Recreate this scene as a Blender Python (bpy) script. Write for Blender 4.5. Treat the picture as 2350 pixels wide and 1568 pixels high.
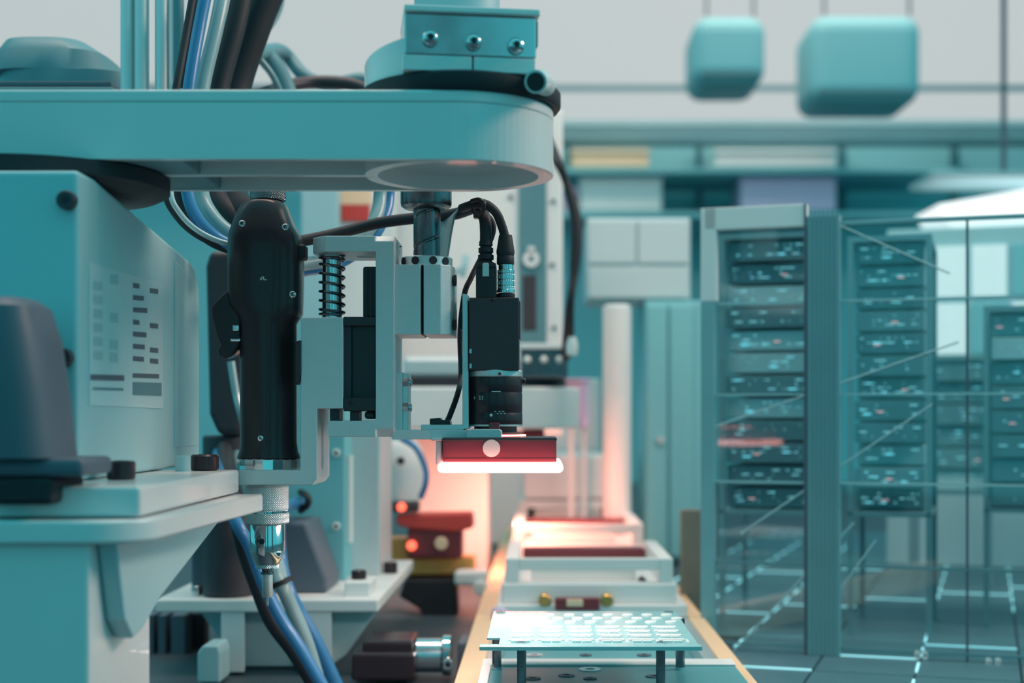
import bpy, bmesh, math, random
from mathutils import Vector, Matrix
random.seed(7)
PI = math.pi
for o in list(bpy.data.objects):
    bpy.data.objects.remove(o, do_unlink=True)
SC = bpy.context.scene
C = SC.collection

# ------------------------------------------------------------------ camera, world, lights, exposure
F, VX, VY = 3250.0, 1240.0, 960.0            # focal length in pixels and vanishing point in the 2350 x 1568 frame
cam = bpy.data.cameras.new('camera'); camo = bpy.data.objects.new('camera', cam); C.objects.link(camo)
camo.location = (0, 0, 0); camo.rotation_euler = (PI / 2, 0, 0)
cam.sensor_fit = 'HORIZONTAL'; cam.sensor_width = 36.0; cam.lens = 36.0 * F / 2350.0
cam.shift_x = -(VX - 1175.0) / 2350.0; cam.shift_y = (VY - 784.0) / 2350.0
cam.clip_start = 0.02; cam.clip_end = 60
cam.dof.use_dof = True; cam.dof.focus_distance = 0.975; cam.dof.aperture_fstop = 5.0; cam.dof.aperture_blades = 9
SC.camera = camo

w = bpy.data.worlds.new('hall'); SC.world = w; w.use_nodes = True
bg = w.node_tree.nodes['Background']; bg.inputs[0].default_value = (0.075, 0.56, 0.63, 1); bg.inputs[1].default_value = 1.08

def area(name, loc, target, sx, sy, power, col):
    l = bpy.data.lights.new(name, 'AREA'); l.shape = 'RECTANGLE'; l.size = sx; l.size_y = sy; l.energy = power; l.color = col
    o = bpy.data.objects.new(name, l); C.objects.link(o); o.location = loc
    o.rotation_euler = (Vector(target) - Vector(loc)).to_track_quat('-Z', 'Y').to_euler()
    return o
WARM = (1.0, 0.66, 0.54)
area('unseen_warm_light', (1.25, 1.15, 0.95), (0.0, 1.0, 0.0), 0.9, 0.35, 16, WARM)  # unseen warm key light from the right
area('unseen_warm_light', (-0.25, 1.35, 1.75), (0.0, 2.1, 0.2), 1.2, 0.4, 22, WARM)  # unseen light added to brighten front faces of the rear station
area('unseen_warm_light', (0.7, 4.1, 2.0), (0.7, 5.0, 0.7), 1.6, 0.3, 22, WARM)  # unseen light added to warm the boxes on the wall shelf
area('unseen_warm_light', (-1.3, 0.9, 1.5), (-0.25, 0.9, 0.0), 0.4, 1.0, 2, WARM)  # unseen weak light from the left
SC.view_settings.view_transform = 'Standard'; SC.view_settings.look = 'None'
SC.view_settings.gamma = 1.0; SC.view_settings.exposure = 0.0; SC.view_settings.use_curve_mapping = False

# ------------------------------------------------------------------ helpers
def P(px, py, Y): return Vector(((px - VX) * Y / F, Y, (VY - py) * Y / F))
def PXx(px, Y): return (px - VX) * Y / F
def PZ(py, Y): return (VY - py) * Y / F
WLOC = {}

def mat(name, col, rough=0.45, metal=0.0, var=0.06, scale=40.0, bump=0.0, bscale=400.0, emit=None, estr=0.0, coat=0.0, spec=0.5, stretch=None):
    m = bpy.data.materials.new(name); m.use_nodes = True
    nt = m.node_tree; N = nt.nodes; L = nt.links; b = N['Principled BSDF']
    tc = N.new('ShaderNodeTexCoord'); src = tc.outputs['Object']
    if stretch:
        mp = N.new('ShaderNodeMapping'); mp.inputs['Scale'].default_value = stretch
        L.new(src, mp.inputs['Vector']); src = mp.outputs['Vector']
    no = N.new('ShaderNodeTexNoise'); no.inputs['Scale'].default_value = scale; no.inputs['Detail'].default_value = 5
    L.new(src, no.inputs['Vector'])
    mx = N.new('ShaderNodeMix'); mx.data_type = 'RGBA'
    mx.inputs['A'].default_value = tuple(max(0, c * (1 - var)) for c in col) + (1,)
    mx.inputs['B'].default_value = tuple(min(1, c * (1 + var)) for c in col) + (1,)
    L.new(no.outputs['Fac'], mx.inputs['Factor']); L.new(mx.outputs['Result'], b.inputs['Base Color'])
    mr = N.new('ShaderNodeMapRange'); mr.inputs['To Min'].default_value = max(0.02, rough - 0.06); mr.inputs['To Max'].default_value = min(1, rough + 0.06)
    L.new(no.outputs['Fac'], mr.inputs['Value']); L.new(mr.outputs['Result'], b.inputs['Roughness'])
    b.inputs['Metallic'].default_value = metal; b.inputs['Coat Weight'].default_value = coat; b.inputs['Specular IOR Level'].default_value = spec
    if bump:
        n2 = N.new('ShaderNodeTexNoise'); n2.inputs['Scale'].default_value = bscale; n2.inputs['Detail'].default_value = 3
        L.new(src, n2.inputs['Vector'])
        bp = N.new('ShaderNodeBump'); bp.inputs['Strength'].default_value = bump; bp.inputs['Distance'].default_value = 0.0004
        L.new(n2.outputs['Fac'], bp.inputs['Height']); L.new(bp.outputs['Normal'], b.inputs['Normal'])
    if emit:
        b.inputs['Emission Color'].default_value = tuple(emit) + (1,); b.inputs['Emission Strength'].default_value = estr
    return m

def glassmat(name, tint, gloss=0.10, rough=0.03):
    m = bpy.data.materials.new(name); m.use_nodes = True
    nt = m.node_tree; N = nt.nodes; L = nt.links
    for n in list(N): N.remove(n)
    out = N.new('ShaderNodeOutputMaterial'); t = N.new('ShaderNodeBsdfTransparent'); g = N.new('ShaderNodeBsdfGlossy'); mx = N.new('ShaderNodeMixShader')
    t.inputs['Color'].default_value = tuple(tint) + (1,); g.inputs['Roughness'].default_value = rough
    no = N.new('ShaderNodeTexNoise'); no.inputs['Scale'].default_value = 6
    mr = N.new('ShaderNodeMapRange'); mr.inputs['To Min'].default_value = gloss * 0.6; mr.inputs['To Max'].default_value = gloss * 1.4
    L.new(no.outputs['Fac'], mr.inputs['Value']); L.new(mr.outputs['Result'], mx.inputs['Fac'])
    L.new(t.outputs[0], mx.inputs[1]); L.new(g.outputs[0], mx.inputs[2]); L.new(mx.outputs[0], out.inputs['Surface'])
    return m

M = {}
M['paint']   = mat('white_machine_paint', (0.74, 0.76, 0.76), 0.33, 0, 0.05, 12, coat=0.25)
M['panel']   = mat('white_panel_paint', (0.80, 0.80, 0.79), 0.45, 0, 0.04, 9)
M['teal']    = mat('teal_machine_paint', (0.36, 0.58, 0.62), 0.42, 0, 0.08, 10)
M['dteal']   = mat('dark_teal_paint', (0.11, 0.26, 0.30), 0.5, 0, 0.1, 10)
M['slate']   = mat('slate_paint', (0.10, 0.13, 0.17), 0.5, 0, 0.1, 14)
M['black']   = mat('black_plastic', (0.036, 0.022, 0.028), 0.30, 0, 0.1, 60, coat=0.1, spec=0.35)
M['rubber']  = mat('black_rubber', (0.017, 0.017, 0.024), 0.6, 0, 0.1, 60)
M['charcoal']= mat('charcoal_anodised', (0.052, 0.042, 0.052), 0.5, 0, 0.12, 50, bump=0.1)
M['camblack']= mat('black_camera_paint', (0.052, 0.030, 0.037), 0.36, 0, 0.1, 40, bump=0.06, bscale=900)
M['alu']     = mat('bead_blasted_aluminium', (0.70, 0.73, 0.74), 0.50, 0.6, 0.05, 120, bump=0.25, bscale=1500)
M['alu2']    = mat('brushed_aluminium', (0.72, 0.73, 0.73), 0.40, 0.8, 0.08, 60, bump=0.15, bscale=300, stretch=(1, 1, 18))
M['steel']   = mat('polished_steel', (0.66, 0.68, 0.70), 0.20, 1.0, 0.08, 60)
M['dsteel']  = mat('oiled_dark_steel', (0.17, 0.18, 0.20), 0.27, 1.0, 0.25, 90, bump=0.2, bscale=500)
M['chrome']  = mat('chrome', (0.68, 0.69, 0.70), 0.10, 1.0, 0.03, 60)
M['gloss']   = mat('bare_machined_face', (0.86, 0.87, 0.87), 0.18, 0.9, 0.04, 30)
M['blue']    = mat('blue_hose', (0.045, 0.22, 0.46), 0.32, 0, 0.1, 30, coat=0.3)
M['tealhose']= mat('teal_hose', (0.28, 0.42, 0.44), 0.36, 0, 0.1, 30, coat=0.2)
M['silver']  = mat('silver_hose', (0.55, 0.60, 0.62), 0.3, 0.4, 0.1, 30)
M['wprint']  = mat('white_print', (0.85, 0.85, 0.83), 0.6)
M['labelteal'] = mat('pale_label', (0.55, 0.72, 0.75), 0.5)
M['labelmark'] = mat('label_print_teal', (0.36, 0.56, 0.60), 0.5)
M['redlit']  = mat('red_lit_black_housing', (0.26, 0.045, 0.065), 0.4, 0, 0.1, 40, bump=0.1)  # red lamp light on the black housing, put into the base colour
M['cabteal'] = mat('cabinet_teal_paint', (0.40, 0.66, 0.70), 0.42, 0, 0.06, 8)
M['palecab'] = mat('pale_teal_paint', (0.52, 0.66, 0.68), 0.5, 0, 0.06, 8)
M['orange']  = mat('orange_paint', (0.95, 0.44, 0.12), 0.45, 0, 0.08, 20)
M['red']     = mat('red_plastic', (0.62, 0.06, 0.05), 0.4, 0, 0.1, 20)
M['dred']    = mat('dark_red_plastic', (0.20, 0.03, 0.04), 0.4, 0, 0.1, 20)
M['peach']   = mat('peach_plastic', (0.90, 0.62, 0.42), 0.6, 0, 0.06, 8)
M['pink']    = mat('pink_plastic', (0.82, 0.46, 0.60), 0.6, 0, 0.06, 8)
M['lilac']   = mat('lilac_plastic', (0.66, 0.56, 0.76), 0.6, 0, 0.06, 8)
M['tan']     = mat('tan_rail', (0.86, 0.58, 0.36), 0.5, 0, 0.1, 12, stretch=(1, 0.1, 1))
M['brown']   = mat('brown_strip', (0.30, 0.26, 0.21), 0.6, 0, 0.15, 12)
M['brass']   = mat('brass', (0.62, 0.36, 0.12), 0.3, 1.0, 0.1, 40)
M['pcb']     = mat('circuit_board_teal', (0.26, 0.50, 0.52), 0.22, 0, 0.12, 25, coat=0.4)
M['pad']     = mat('solder_pad', (0.90, 0.90, 0.88), 0.35, 0.3, 0.05, 60)
M['fixture'] = mat('fixture_teal', (0.10, 0.34, 0.38), 0.35, 0, 0.1, 20)
M['deck']    = mat('deck_tile', (0.07, 0.17, 0.21), 0.42, 0, 0.18, 14)
M['deckbase']= mat('deck_base', (0.05, 0.08, 0.10), 0.5, 0, 0.15, 10)
M['rack']    = mat('rack_frame', (0.16, 0.32, 0.36), 0.45, 0, 0.12, 20)
M['module']  = mat('rack_module', (0.10, 0.23, 0.27), 0.35, 0, 0.25, 15)
M['wallteal']= mat('teal_wall_paint', (0.20, 0.53, 0.58), 0.6, 0, 0.10, 1.5)
M['guardpost'] = mat('guard_post_teal', (0.20, 0.42, 0.46), 0.4, 0, 0.1, 20)
M['led']     = mat('cyan_light_strip', (0.4, 0.8, 0.85), 0.4, emit=(0.34, 0.74, 0.80), estr=0.95)
M['ledp']    = mat('pink_indicator', (0.9, 0.5, 0.5), 0.4, emit=(1.0, 0.42, 0.40), estr=0.9)
M['ledr']    = mat('red_indicator', (0.9, 0.1, 0.06), 0.4, emit=(1.0, 0.13, 0.07), estr=2.2)
M['lamp']    = mat('lamp_diffuser', (0.9, 0.9, 0.9), 0.5, emit=(0.92, 0.86, 0.84), estr=1.0)
M['glowdoor'] = mat('glowing_door_panel', (0.5, 0.55, 0.55), 0.5, emit=(0.62, 0.70, 0.70), estr=0.75)  # pale background glow put into the doors as emission
M['sky']     = mat('daylit_pane', (0.05, 0.05, 0.05), 0.9, emit=(0.50, 0.555, 0.56), estr=1.0, spec=0.0)
M['ring']    = mat('ring_light_diffuser', (0.95, 0.85, 0.85), 0.5, emit=(1.0, 0.32, 0.28), estr=4.5)
M['redglow']    = mat('added_red_glow', (0.9, 0.5, 0.5), 0.5, emit=(1.0, 0.25, 0.2), estr=5.0)  # emission added to redden the lens
M['badge']   = mat('pale_badge', (0.88, 0.80, 0.74), 0.5, emit=None)
M['guard']   = glassmat('guard_glass', (0.86, 0.95, 0.96), 0.07)
M['acryl']   = glassmat('teal_acrylic', (0.52, 0.82, 0.86), 0.10, 0.15)

class MB:
    def __init__(s): s.v = []; s.f = []; s.sm = []
    def _add(s, vs, fs, smooth=False):
        o = len(s.v); s.v += [Vector(v) for v in vs]
        for f in fs: s.f.append([i + o for i in f]); s.sm.append(smooth)
        return s
    def box(s, x0, x1, y0, y1, z0, z1):
        return s._add([(x0,y0,z0),(x1,y0,z0),(x1,y1,z0),(x0,y1,z0),(x0,y0,z1),(x1,y0,z1),(x1,y1,z1),(x0,y1,z1)],
                      [(0,3,2,1),(4,5,6,7),(0,1,5,4),(1,2,6,5),(2,3,7,6),(3,0,4,7)])
    def pbox(s, px0, px1, py0, py1, Y, d):          # front face fills the pixel rectangle at depth Y
        return s.box(PXx(px0, Y), PXx(px1, Y), Y, Y + d, PZ(py1, Y), PZ(py0, Y))
    def prism(s, poly, y0, y1):                       # XZ polygon extruded along Y
        n = len(poly); a = sum(poly[i][0]*poly[(i+1)%n][1] - poly[(i+1)%n][0]*poly[i][1] for i in range(n))
        if a < 0: poly = poly[::-1]
        vs = [(x, y0, z) for x, z in poly] + [(x, y1, z) for x, z in poly]
        fs = [list(range(n)), list(range(2*n-1, n-1, -1))] + [(i, i+n, (i+1)%n+n, (i+1)%n) for i in range(n)]
        return s._add(vs, fs)
    def pprism(s, poly, Y, d): return s.prism([(PXx(x, Y), PZ(y, Y)) for x, y in poly], Y, Y + d)
    def prismz(s, poly, z0, z1, smooth=False):
        n = len(poly); a = sum(poly[i][0]*poly[(i+1)%n][1] - poly[(i+1)%n][0]*poly[i][1] for i in range(n))
        if a < 0: poly = poly[::-1]
        vs = [(x, y, z0) for x, y in poly] + [(x, y, z1) for x, y in poly]
        s._add(vs, [list(range(n-1, -1, -1)), list(range(n, 2*n))])
        o = len(s.v) - 2*n
        for i in range(n): s.f.append([o+i, o+(i+1)%n, o+(i+1)%n+n, o+i+n]); s.sm.append(smooth)
        return s
    def prismx(s, poly, x0, x1):                      # YZ polygon extruded along X
        n = len(poly); a = sum(poly[i][0]*poly[(i+1)%n][1] - poly[(i+1)%n][0]*poly[i][1] for i in range(n))
        if a < 0: poly = poly[::-1]
        vs = [(x0, y, z) for y, z in poly] + [(x1, y, z) for y, z in poly]
        fs = [list(range(n-1, -1, -1)), list(range(n, 2*n))] + [(i, (i+1)%n, (i+1)%n+n, i+n) for i in range(n)]
        return s._add(vs, fs)
    def lathe(s, prof, c, n=40, axis='z', cap=True, smooth=True):   # prof: (radius, offset) along the axis
        c = Vector(c); vs = []; fs = []
        def pt(r, h, a):
            u, v = r*math.cos(a), r*math.sin(a)
            return c + (Vector((u, v, h)) if axis == 'z' else Vector((u, -h, v)) if axis == 'y' else Vector((h, u, v)))
        for r, h in prof:
            for i in range(n): vs.append(pt(r, h, 2*PI*i/n))
        m = len(prof); up = prof[-1][1] > prof[0][1]
        for j in range(m-1):
            for i in range(n):
                q = [j*n+i, j*n+(i+1)%n, (j+1)*n+(i+1)%n, (j+1)*n+i]
                fs.append(q if up else q[::-1])
        s._add(vs, fs, smooth)
        if cap:
            o = len(s.v) - len(vs)
            b = [o+i for i in range(n)]; t = [o+(m-1)*n+i for i in range(n)]
            s.f.append(b[::-1] if up else b); s.sm.append(False); s.f.append(t if up else t[::-1]); s.sm.append(False)
        return s
    def cyl(s, c, r, h, axis='z', n=32, ch=0.0):     # c = base centre; axis y points at the camera (-Y)
        if ch: return s.lathe([(r-ch, 0), (r, ch), (r, h-ch), (r-ch, h)], c, n, axis)
        return s.lathe([(r, 0), (r, h)], c, n, axis)
    def ring(s, c, r0, r1, h, axis='z', n=48):
        c = Vector(c); vs = []; fs = []
        for r, hh in ((r0, 0), (r1, 0), (r1, h), (r0, h)):
            for i in range(n):
                a = 2*PI*i/n; u, v = r*math.cos(a), r*math.sin(a)
                vs.append(c + (Vector((u, v, hh)) if axis == 'z' else Vector((u, -hh, v)) if axis == 'y' else Vector((hh, u, v))))
        for j in range(4):
            for i in range(n): fs.append((j*n+i, j*n+(i+1)%n, ((j+1)%4)*n+(i+1)%n, ((j+1)%4)*n+i))
        return s._add(vs, fs, True)
    def surf(s, fn, nu, nv):                          # closed in u
        vs = [fn(2*PI*i/nu, j/(nv-1)) for j in range(nv) for i in range(nu)]
        fs = [(j*nu+i, j*nu+(i+1)%nu, (j+1)*nu+(i+1)%nu, (j+1)*nu+i) for j in range(nv-1) for i in range(nu)]
        fs += [list(range(nu-1, -1, -1)), [(nv-1)*nu+i for i in range(nu)]]
        return s._add(vs, fs, True)
    def tube(s, pts, r, n=14, sub=8, caps=True):
        pts = [Vector(p) for p in pts]
        if sub > 1 and len(pts) > 2:
            q = [2*pts[0]-pts[1]] + pts + [2*pts[-1]-pts[-2]]; out = []
            for i in range(1, len(q)-2):
                for k in range(sub):
                    t = k/sub; a, b, c, d = q[i-1], q[i], q[i+1], q[i+2]
                    out.append(0.5*((2*b)+(c-a)*t+(2*a-5*b+4*c-d)*t*t+(3*b-a-3*c+d)*t**3))
            out.append(pts[-1]); pts = out
        up = Vector((0.13, 0.98, 0.07)).normalized(); vs = []; fs = []
        t0 = (pts[1]-pts[0]).normalized(); nrm = (up - t0*up.dot(t0)).normalized()
        for i, p in enumerate(pts):
            t = (pts[min(i+1, len(pts)-1)] - pts[max(i-1, 0)]).normalized()
            nrm = (nrm - t*nrm.dot(t)).normalized(); bi = t.cross(nrm)
            rr = r(i/(len(pts)-1)) if callable(r) else r
            for k in range(n):
                a = 2*PI*k/n; vs.append(p + (nrm*math.cos(a) + bi*math.sin(a))*rr)
        m = len(pts)
        fs = [(j*n+k, j*n+(k+1)%n, (j+1)*n+(k+1)%n, (j+1)*n+k) for j in range(m-1) for k in range(n)]
        s._add(vs, fs, True)
        o = len(s.v) - len(vs)
        s.f.append([o+k for k in range(n-1, -1, -1)]); s.sm.append(False); s.f.append([o+(m-1)*n+k for k in range(n)]); s.sm.append(False)
        return s
    def loft(s, secs, n=40):                          # (z, cx, cy, half width, half depth, exponent)
        vs = []
        for z, cx, cy, hw, hd, e in secs:
            for i in range(n):
                a = 2*PI*i/n; c, d = math.cos(a), math.sin(a)
                vs.append((cx + hw*math.copysign(abs(c)**(2/e), c), cy + hd*math.copysign(abs(d)**(2/e), d), z))
        m = len(secs); up = secs[-1][0] > secs[0][0]; fs = []
        for j in range(m-1):
            for i in range(n):
                q = [j*n+i, j*n+(i+1)%n, (j+1)*n+(i+1)%n, (j+1)*n+i]; fs.append(q if up else q[::-1])
        s._add(vs, fs, True); o = len(s.v)-len(vs)
        b = [o+i for i in range(n)]; t = [o+(m-1)*n+i for i in range(n)]
        s.f.append(b[::-1] if up else b); s.sm.append(False); s.f.append(t if up else t[::-1]); s.sm.append(False)
        return s
    def rot(s, ang, piv, axis='Z'):
        R = Matrix.Rotation(ang, 3, axis); p = Vector(piv); s.v = [R @ (v-p) + p for v in s.v]; return s
    def mesh(s, name, m):
        me = bpy.data.meshes.new(name); me.from_pydata([tuple(v) for v in s.v], [], s.f)
        for p, k in zip(me.polygons, s.sm): p.use_smooth = k
        bm = bmesh.new(); bm.from_mesh(me); bmesh.ops.recalc_face_normals(bm, faces=bm.faces); bm.to_mesh(me); bm.free()
        if any(s.sm): me.set_sharp_from_angle(angle=math.radians(38))
        if m: me.materials.append(M[m])
        return me
    def build(s, name, m, parent=None, bevel=0.0, seg=2, **kw):
        lo = [min(v[i] for v in s.v) for i in range(3)]; hi = [max(v[i] for v in s.v) for i in range(3)]
        base = Vector(((lo[0]+hi[0])/2, (lo[1]+hi[1])/2, lo[2] if parent is None else (lo[2]+hi[2])/2))
        s.v = [v - base for v in s.v]
        o = bpy.data.objects.new(name, s.mesh(name, m)); C.objects.link(o)
        if parent is not None: o.parent = parent; o.location = base - WLOC[parent.name]
        else: o.location = base
        WLOC[o.name] = base
        if bevel:
            b = o.modifiers.new('edges', 'BEVEL'); b.width = bevel; b.segments = seg; b.limit_method = 'ANGLE'; b.angle_limit = 0.6; b.harden_normals = False
        for k, v in kw.items(): o[k] = v
        return o

def thing(name, label, cat, loc, group=None):
    o = bpy.data.objects.new(name, None); C.objects.link(o); o.location = loc; o.empty_display_size = 0.01
    o['label'] = label; o['category'] = cat
    if group: o['group'] = group
    WLOC[o.name] = Vector(loc); return o
def tag(o, label, cat, group=None):
    o['label'] = label; o['category'] = cat
    if group: o['group'] = group
    return o
def struct(name, loc):
    o = bpy.data.objects.new(name, None); C.objects.link(o); o.location = loc; o['kind'] = 'structure'; WLOC[o.name] = Vector(loc); return o
def piece(name, me, parent, loc, rotz=0.0):
    o = bpy.data.objects.new(name, me); C.objects.link(o); o.parent = parent; o.location = Vector(loc) - WLOC[parent.name]; o.rotation_euler = (0, 0, rotz)
    WLOC[o.name] = Vector(loc); return o
def addbevel(o, wd, seg=2):
    b = o.modifiers.new('edges', 'BEVEL'); b.width = wd; b.segments = seg; b.limit_method = 'ANGLE'; b.angle_limit = 0.6
def cut(o, cutters, bevel=0.0):                       # cutters are in world coordinates
    for c in cutters:
        co = bpy.data.objects.new('cutter', c.mesh('cutter', None)); C.objects.link(co)
        md = o.modifiers.new('cut', 'BOOLEAN'); md.object = co; md.operation = 'DIFFERENCE'; md.solver = 'EXACT'
        bpy.context.view_layer.update()
        nm = bpy.data.meshes.new_from_object(o.evaluated_get(bpy.context.evaluated_depsgraph_get()))
        o.modifiers.clear(); o.data = nm; bpy.data.objects.remove(co, do_unlink=True)
    if bevel: addbevel(o, bevel)

def phillips(parent, px, py, Y, r=0.0027, m='steel'):
    c = P(px, py, Y); h = MB().lathe([(r, 0), (r, r*0.25), (r*0.75, r*0.5), (r*0.3, r*0.6)], c, 20, 'y').build('screw', m, parent)
    b = MB(); b.box(c.x-r*0.6, c.x+r*0.6, c.y-r*0.66, c.y-r*0.3, c.z-r*0.13, c.z+r*0.13); b.box(c.x-r*0.13, c.x+r*0.13, c.y-r*0.66, c.y-r*0.3, c.z-r*0.6, c.z+r*0.6)
    b.rot(0.5, c, 'Y'); b.build('cross_recess', 'rubber', h); return h
def capscrew(parent, c, r, h, axis='z', m='black', name='bolt'):
    c = Vector(c); b = MB().cyl(c, r, h, axis, 24, r*0.12).build(name, m, parent)
    d = {'z': Vector((0, 0, h)), 'y': Vector((0, -h, 0)), 'x': Vector((h, 0, 0))}[axis]
    MB().cyl(c + d*0.93, r*0.5, h*0.09, axis, 6).build('socket', 'rubber', b); return b
def knurl(c, r0, r1, z0, z1, dep, k=36, nz=28):
    nu = k*6
    def fn(a, t):
        z = z0 + (z1-z0)*t; q = (z-z0)/((z1-z0) or 1)*(z1-z0)/(2*PI*r1)*k*1.0
        d = max(abs(math.sin((a*k/2/PI + q)*PI)), abs(math.sin((a*k/2/PI - q)*PI)))
        e = min(1, min(t, 1-t)*12)
        r = r1 - dep*(d**2) - (1-e)*0.0006
        return (c[0]+r*math.cos(a), c[1]+r*math.sin(a), z)
    return MB().surf(fn, nu, nz)

# ------------------------------------------------------------------ the setting
ZD = -0.234                                          # machine deck
AR = math.radians(17.6)                              # the guarded cell on the right stands turned by this angle
floor = struct('floor', (0.5, 2.6, ZD-0.02))
MB().box(-6, 6, -1.6, 5.3, ZD-0.02, ZD-0.003).build('deck_plate', 'deckbase', floor)
def rotp(u, v, org=(0.28, 1.40)):                    # u along the guard (to the right, nearer), v into the cell
    return Vector((org[0] + u*math.cos(AR) + v*math.sin(AR), org[1] - u*math.sin(AR) + v*math.cos(AR)))
TS = 0.092
tile = MB().box(-TS/2+0.0012, TS/2-0.0012, -TS/2+0.0012, TS/2-0.0012, -0.003, 0.0).mesh('deck_tile', 'deck')
strip_a = MB().box(-0.0010, 0.0010, -0.024, 0.024, -0.001, 0.0012).mesh('light_strip', 'led')
strip_b = MB().box(-0.045, 0.045, -0.0012, 0.0012, -0.001, 0.0012).mesh('light_strip', 'led')
for i in range(-3, 9):
    for j in range(-2, 17):
        p = rotp((i+0.5)*TS, (j+0.5)*TS)
        if p.y < 1.12 or p.x < 0.19: continue
        px, py = VX + p.x*F/p.y, VY - ZD*F/p.y
        if px > 2480: continue
        piece('deck_tile', tile, floor, (p.x, p.y, ZD), -AR)
        if px < 2420 and j < 14 and (i*7+j*5) % 5 != 0:
            q = rotp(i*TS, (j+0.5)*TS); piece('light_strip', strip_a, floor, (q.x, q.y, ZD), -AR)
        if px < 2420 and (i*3+j*7) % 5 == 0 and j < 11:
            q = rotp((i+0.5)*TS, j*TS); piece('light_strip', strip_b, floor, (q.x, q.y, ZD), -AR)

YW = 5.2
wall = struct('wall_back', (0.3, YW, ZD-0.02))
MB().box(-6, 6, YW, YW+0.08, ZD-0.02, 2.3).build('wall_face', 'wallteal', wall)
WIN = [(-250, 395), (407, 1095), (1107, 2560)]
for k, (a, b) in enumerate(WIN):
    y0, y1 = YW-0.03, YW
    win = struct('window_%d' % (k+1), P((a+b)/2, 285, YW-0.03))
    fr = MB()
    fr.pbox(a, b, -130, -118, y0, 0.03); fr.pbox(a, b, 275, 288, y0, 0.03); fr.pbox(a, a+9, -130, 288, y0, 0.03); fr.pbox(b-9, b, -130, 288, y0, 0.03)
    fr.build('window_frame', 'teal', win)
    MB().pbox(a+8, b-8, -119, 196, y0+0.012, 0.012).build('pane', 'sky', win)
    MB().pbox(a+8, b-8, 208, 277, y0+0.012, 0.012).build('pane', 'sky', win)
    MB().pbox(a+8, b-8, 195, 209, y0+0.004, 0.02).build('transom', 'dteal', win)
wf = struct('reflection_pillars', (0, -1.5, ZD-0.003))  # unseen pillars added behind the camera as dark reflections for the metal
for x0, x1, y_ in ((-1.25, -0.85, -1.2), (-0.30, -0.12, -1.5), (0.24, 0.52, -1.5), (1.5, 1.9, -1.0)):
    MB().box(x0, x1, y_, y_+0.15, ZD-0.003, 2.2).build('reflection_pillar', 'slate', wf, 0.01)
t = MB().pbox(1180, 2600, 292, 326, YW-0.25, 0.1).build('trim_1', 'dteal', None, 0.004); t['kind'] = 'structure'
t = MB().pbox(-260, 1100, 300, 322, YW-0.25, 0.1).build('trim_2', 'dteal', None, 0.004); t['kind'] = 'structure'

# ------------------------------------------------------------------ big robot arm across the top
AX, AY, ARR = -0.0496, 0.8575, 0.0575
AZ0, AZ1 = 0.1465, 0.186
def stadium(r, xl=-0.52, n=40, cx=AX):
    pts = [(xl, AY-r)] + [(cx + r*math.cos(a), AY + r*math.sin(a)) for a in [(-PI/2 + PI*i/n) for i in range(n+1)]] + [(xl, AY+r)]
    return pts
robot = thing('industrial_robot', 'wide white horizontal robot arm with rounded end across the top of the picture', 'robot arm', (AX, AY, AZ0))
MB().prismz(stadium(ARR), 0.178, AZ1, True).build('arm_body', 'paint', robot, 0.0018, 3)
rim = MB(); o_, i_ = stadium(ARR), stadium(ARR-0.006)
n = len(o_); vs = [(x, y, AZ0) for x, y in o_] + [(x, y, AZ0) for x, y in i_] + [(x, y, 0.1785) for x, y in o_] + [(x, y, 0.1785) for x, y in i_]
fs = []
for k in range(n-1):
    fs += [(k, k+n, k+1+n, k+1), (k, k+1, k+1+2*n, k+2*n), (k+n, k+3*n, k+1+3*n, k+1+n)]
rim._add(vs, fs, False); rim.build('underside_rim', 'paint', robot)
MB().box(-0.52, AX-0.052, AY-0.003, AY+0.003, AZ0, 0.1785).build('underside_rib', 'paint', robot, 0.0008)
MB().box(-0.52, -0.205, AY-0.052, AY+0.052, AZ0+0.0008, 0.1785).build('underside_web', 'dteal', robot, 0.0008)
rb = MB().ring((AX, AY, AZ0-0.0004), 0.0485, 0.0562, 0.032, 'z', 72).build('end_ring', 'paint', robot)
MB().cyl((AX, AY, 0.1555), 0.0500, 0.0034, 'z', 64).build('end_cap', 'gloss', robot)
lab = MB().box(AX-0.018, AX+0.030, AY-0.030, AY-0.008, 0.1550, 0.1556).build('cap_label', 'wprint', robot)
for dx in (-0.009, -0.004, 0.009, 0.016):
    MB().box(AX+dx, AX+dx+0.003, AY-0.021, AY-0.014, 0.1546, 0.1550).build('printed_mark', 'charcoal', lab)
# shaft housing at the back of the arm, carries the spline nut
MB().box(-0.105, -0.047, AY+0.050, 1.015, 0.166, 0.183).build('shaft_housing', 'paint', robot, 0.002)
# black collar, curved cover and three-screw clamp on top
MB().lathe([(0.0585, 0.186), (0.0600, 0.188), (0.0600, 0.1955), (0.0560, 0.1975)], (AX+0.002, AY, 0), 72).build('collar', 'rubber', robot)
lip = MB().tube([(AX+0.052, AY-0.030, 0.1945), (AX+0.050, AY-0.048, 0.1925), (AX+0.047, AY-0.060, 0.1895)], 0.0066, 24, 4).build('drain_lip', 'paint', robot)
d_ = Vector((-0.003, -0.012, -0.003)).normalized(); q_ = Vector((AX+0.047, AY-0.060, 0.1895))
MB().tube([q_ - d_*0.001, q_ + d_*0.0006], 0.0052, 24, 1).build('lip_opening', 'rubber', lip)
cov = MB(); NA = 20; vs = []; fs = []
for r in (0.0565, 0.0545):
    for k in range(NA+1):
        a = math.radians(186 + 66*k/NA); zt = 0.2085 + 0.010*(k/NA)**0.7
        for z in (0.1965, zt): vs.append((AX+r*math.cos(a), AY+r*math.sin(a), z))
W2 = 2*(NA+1)
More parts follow.
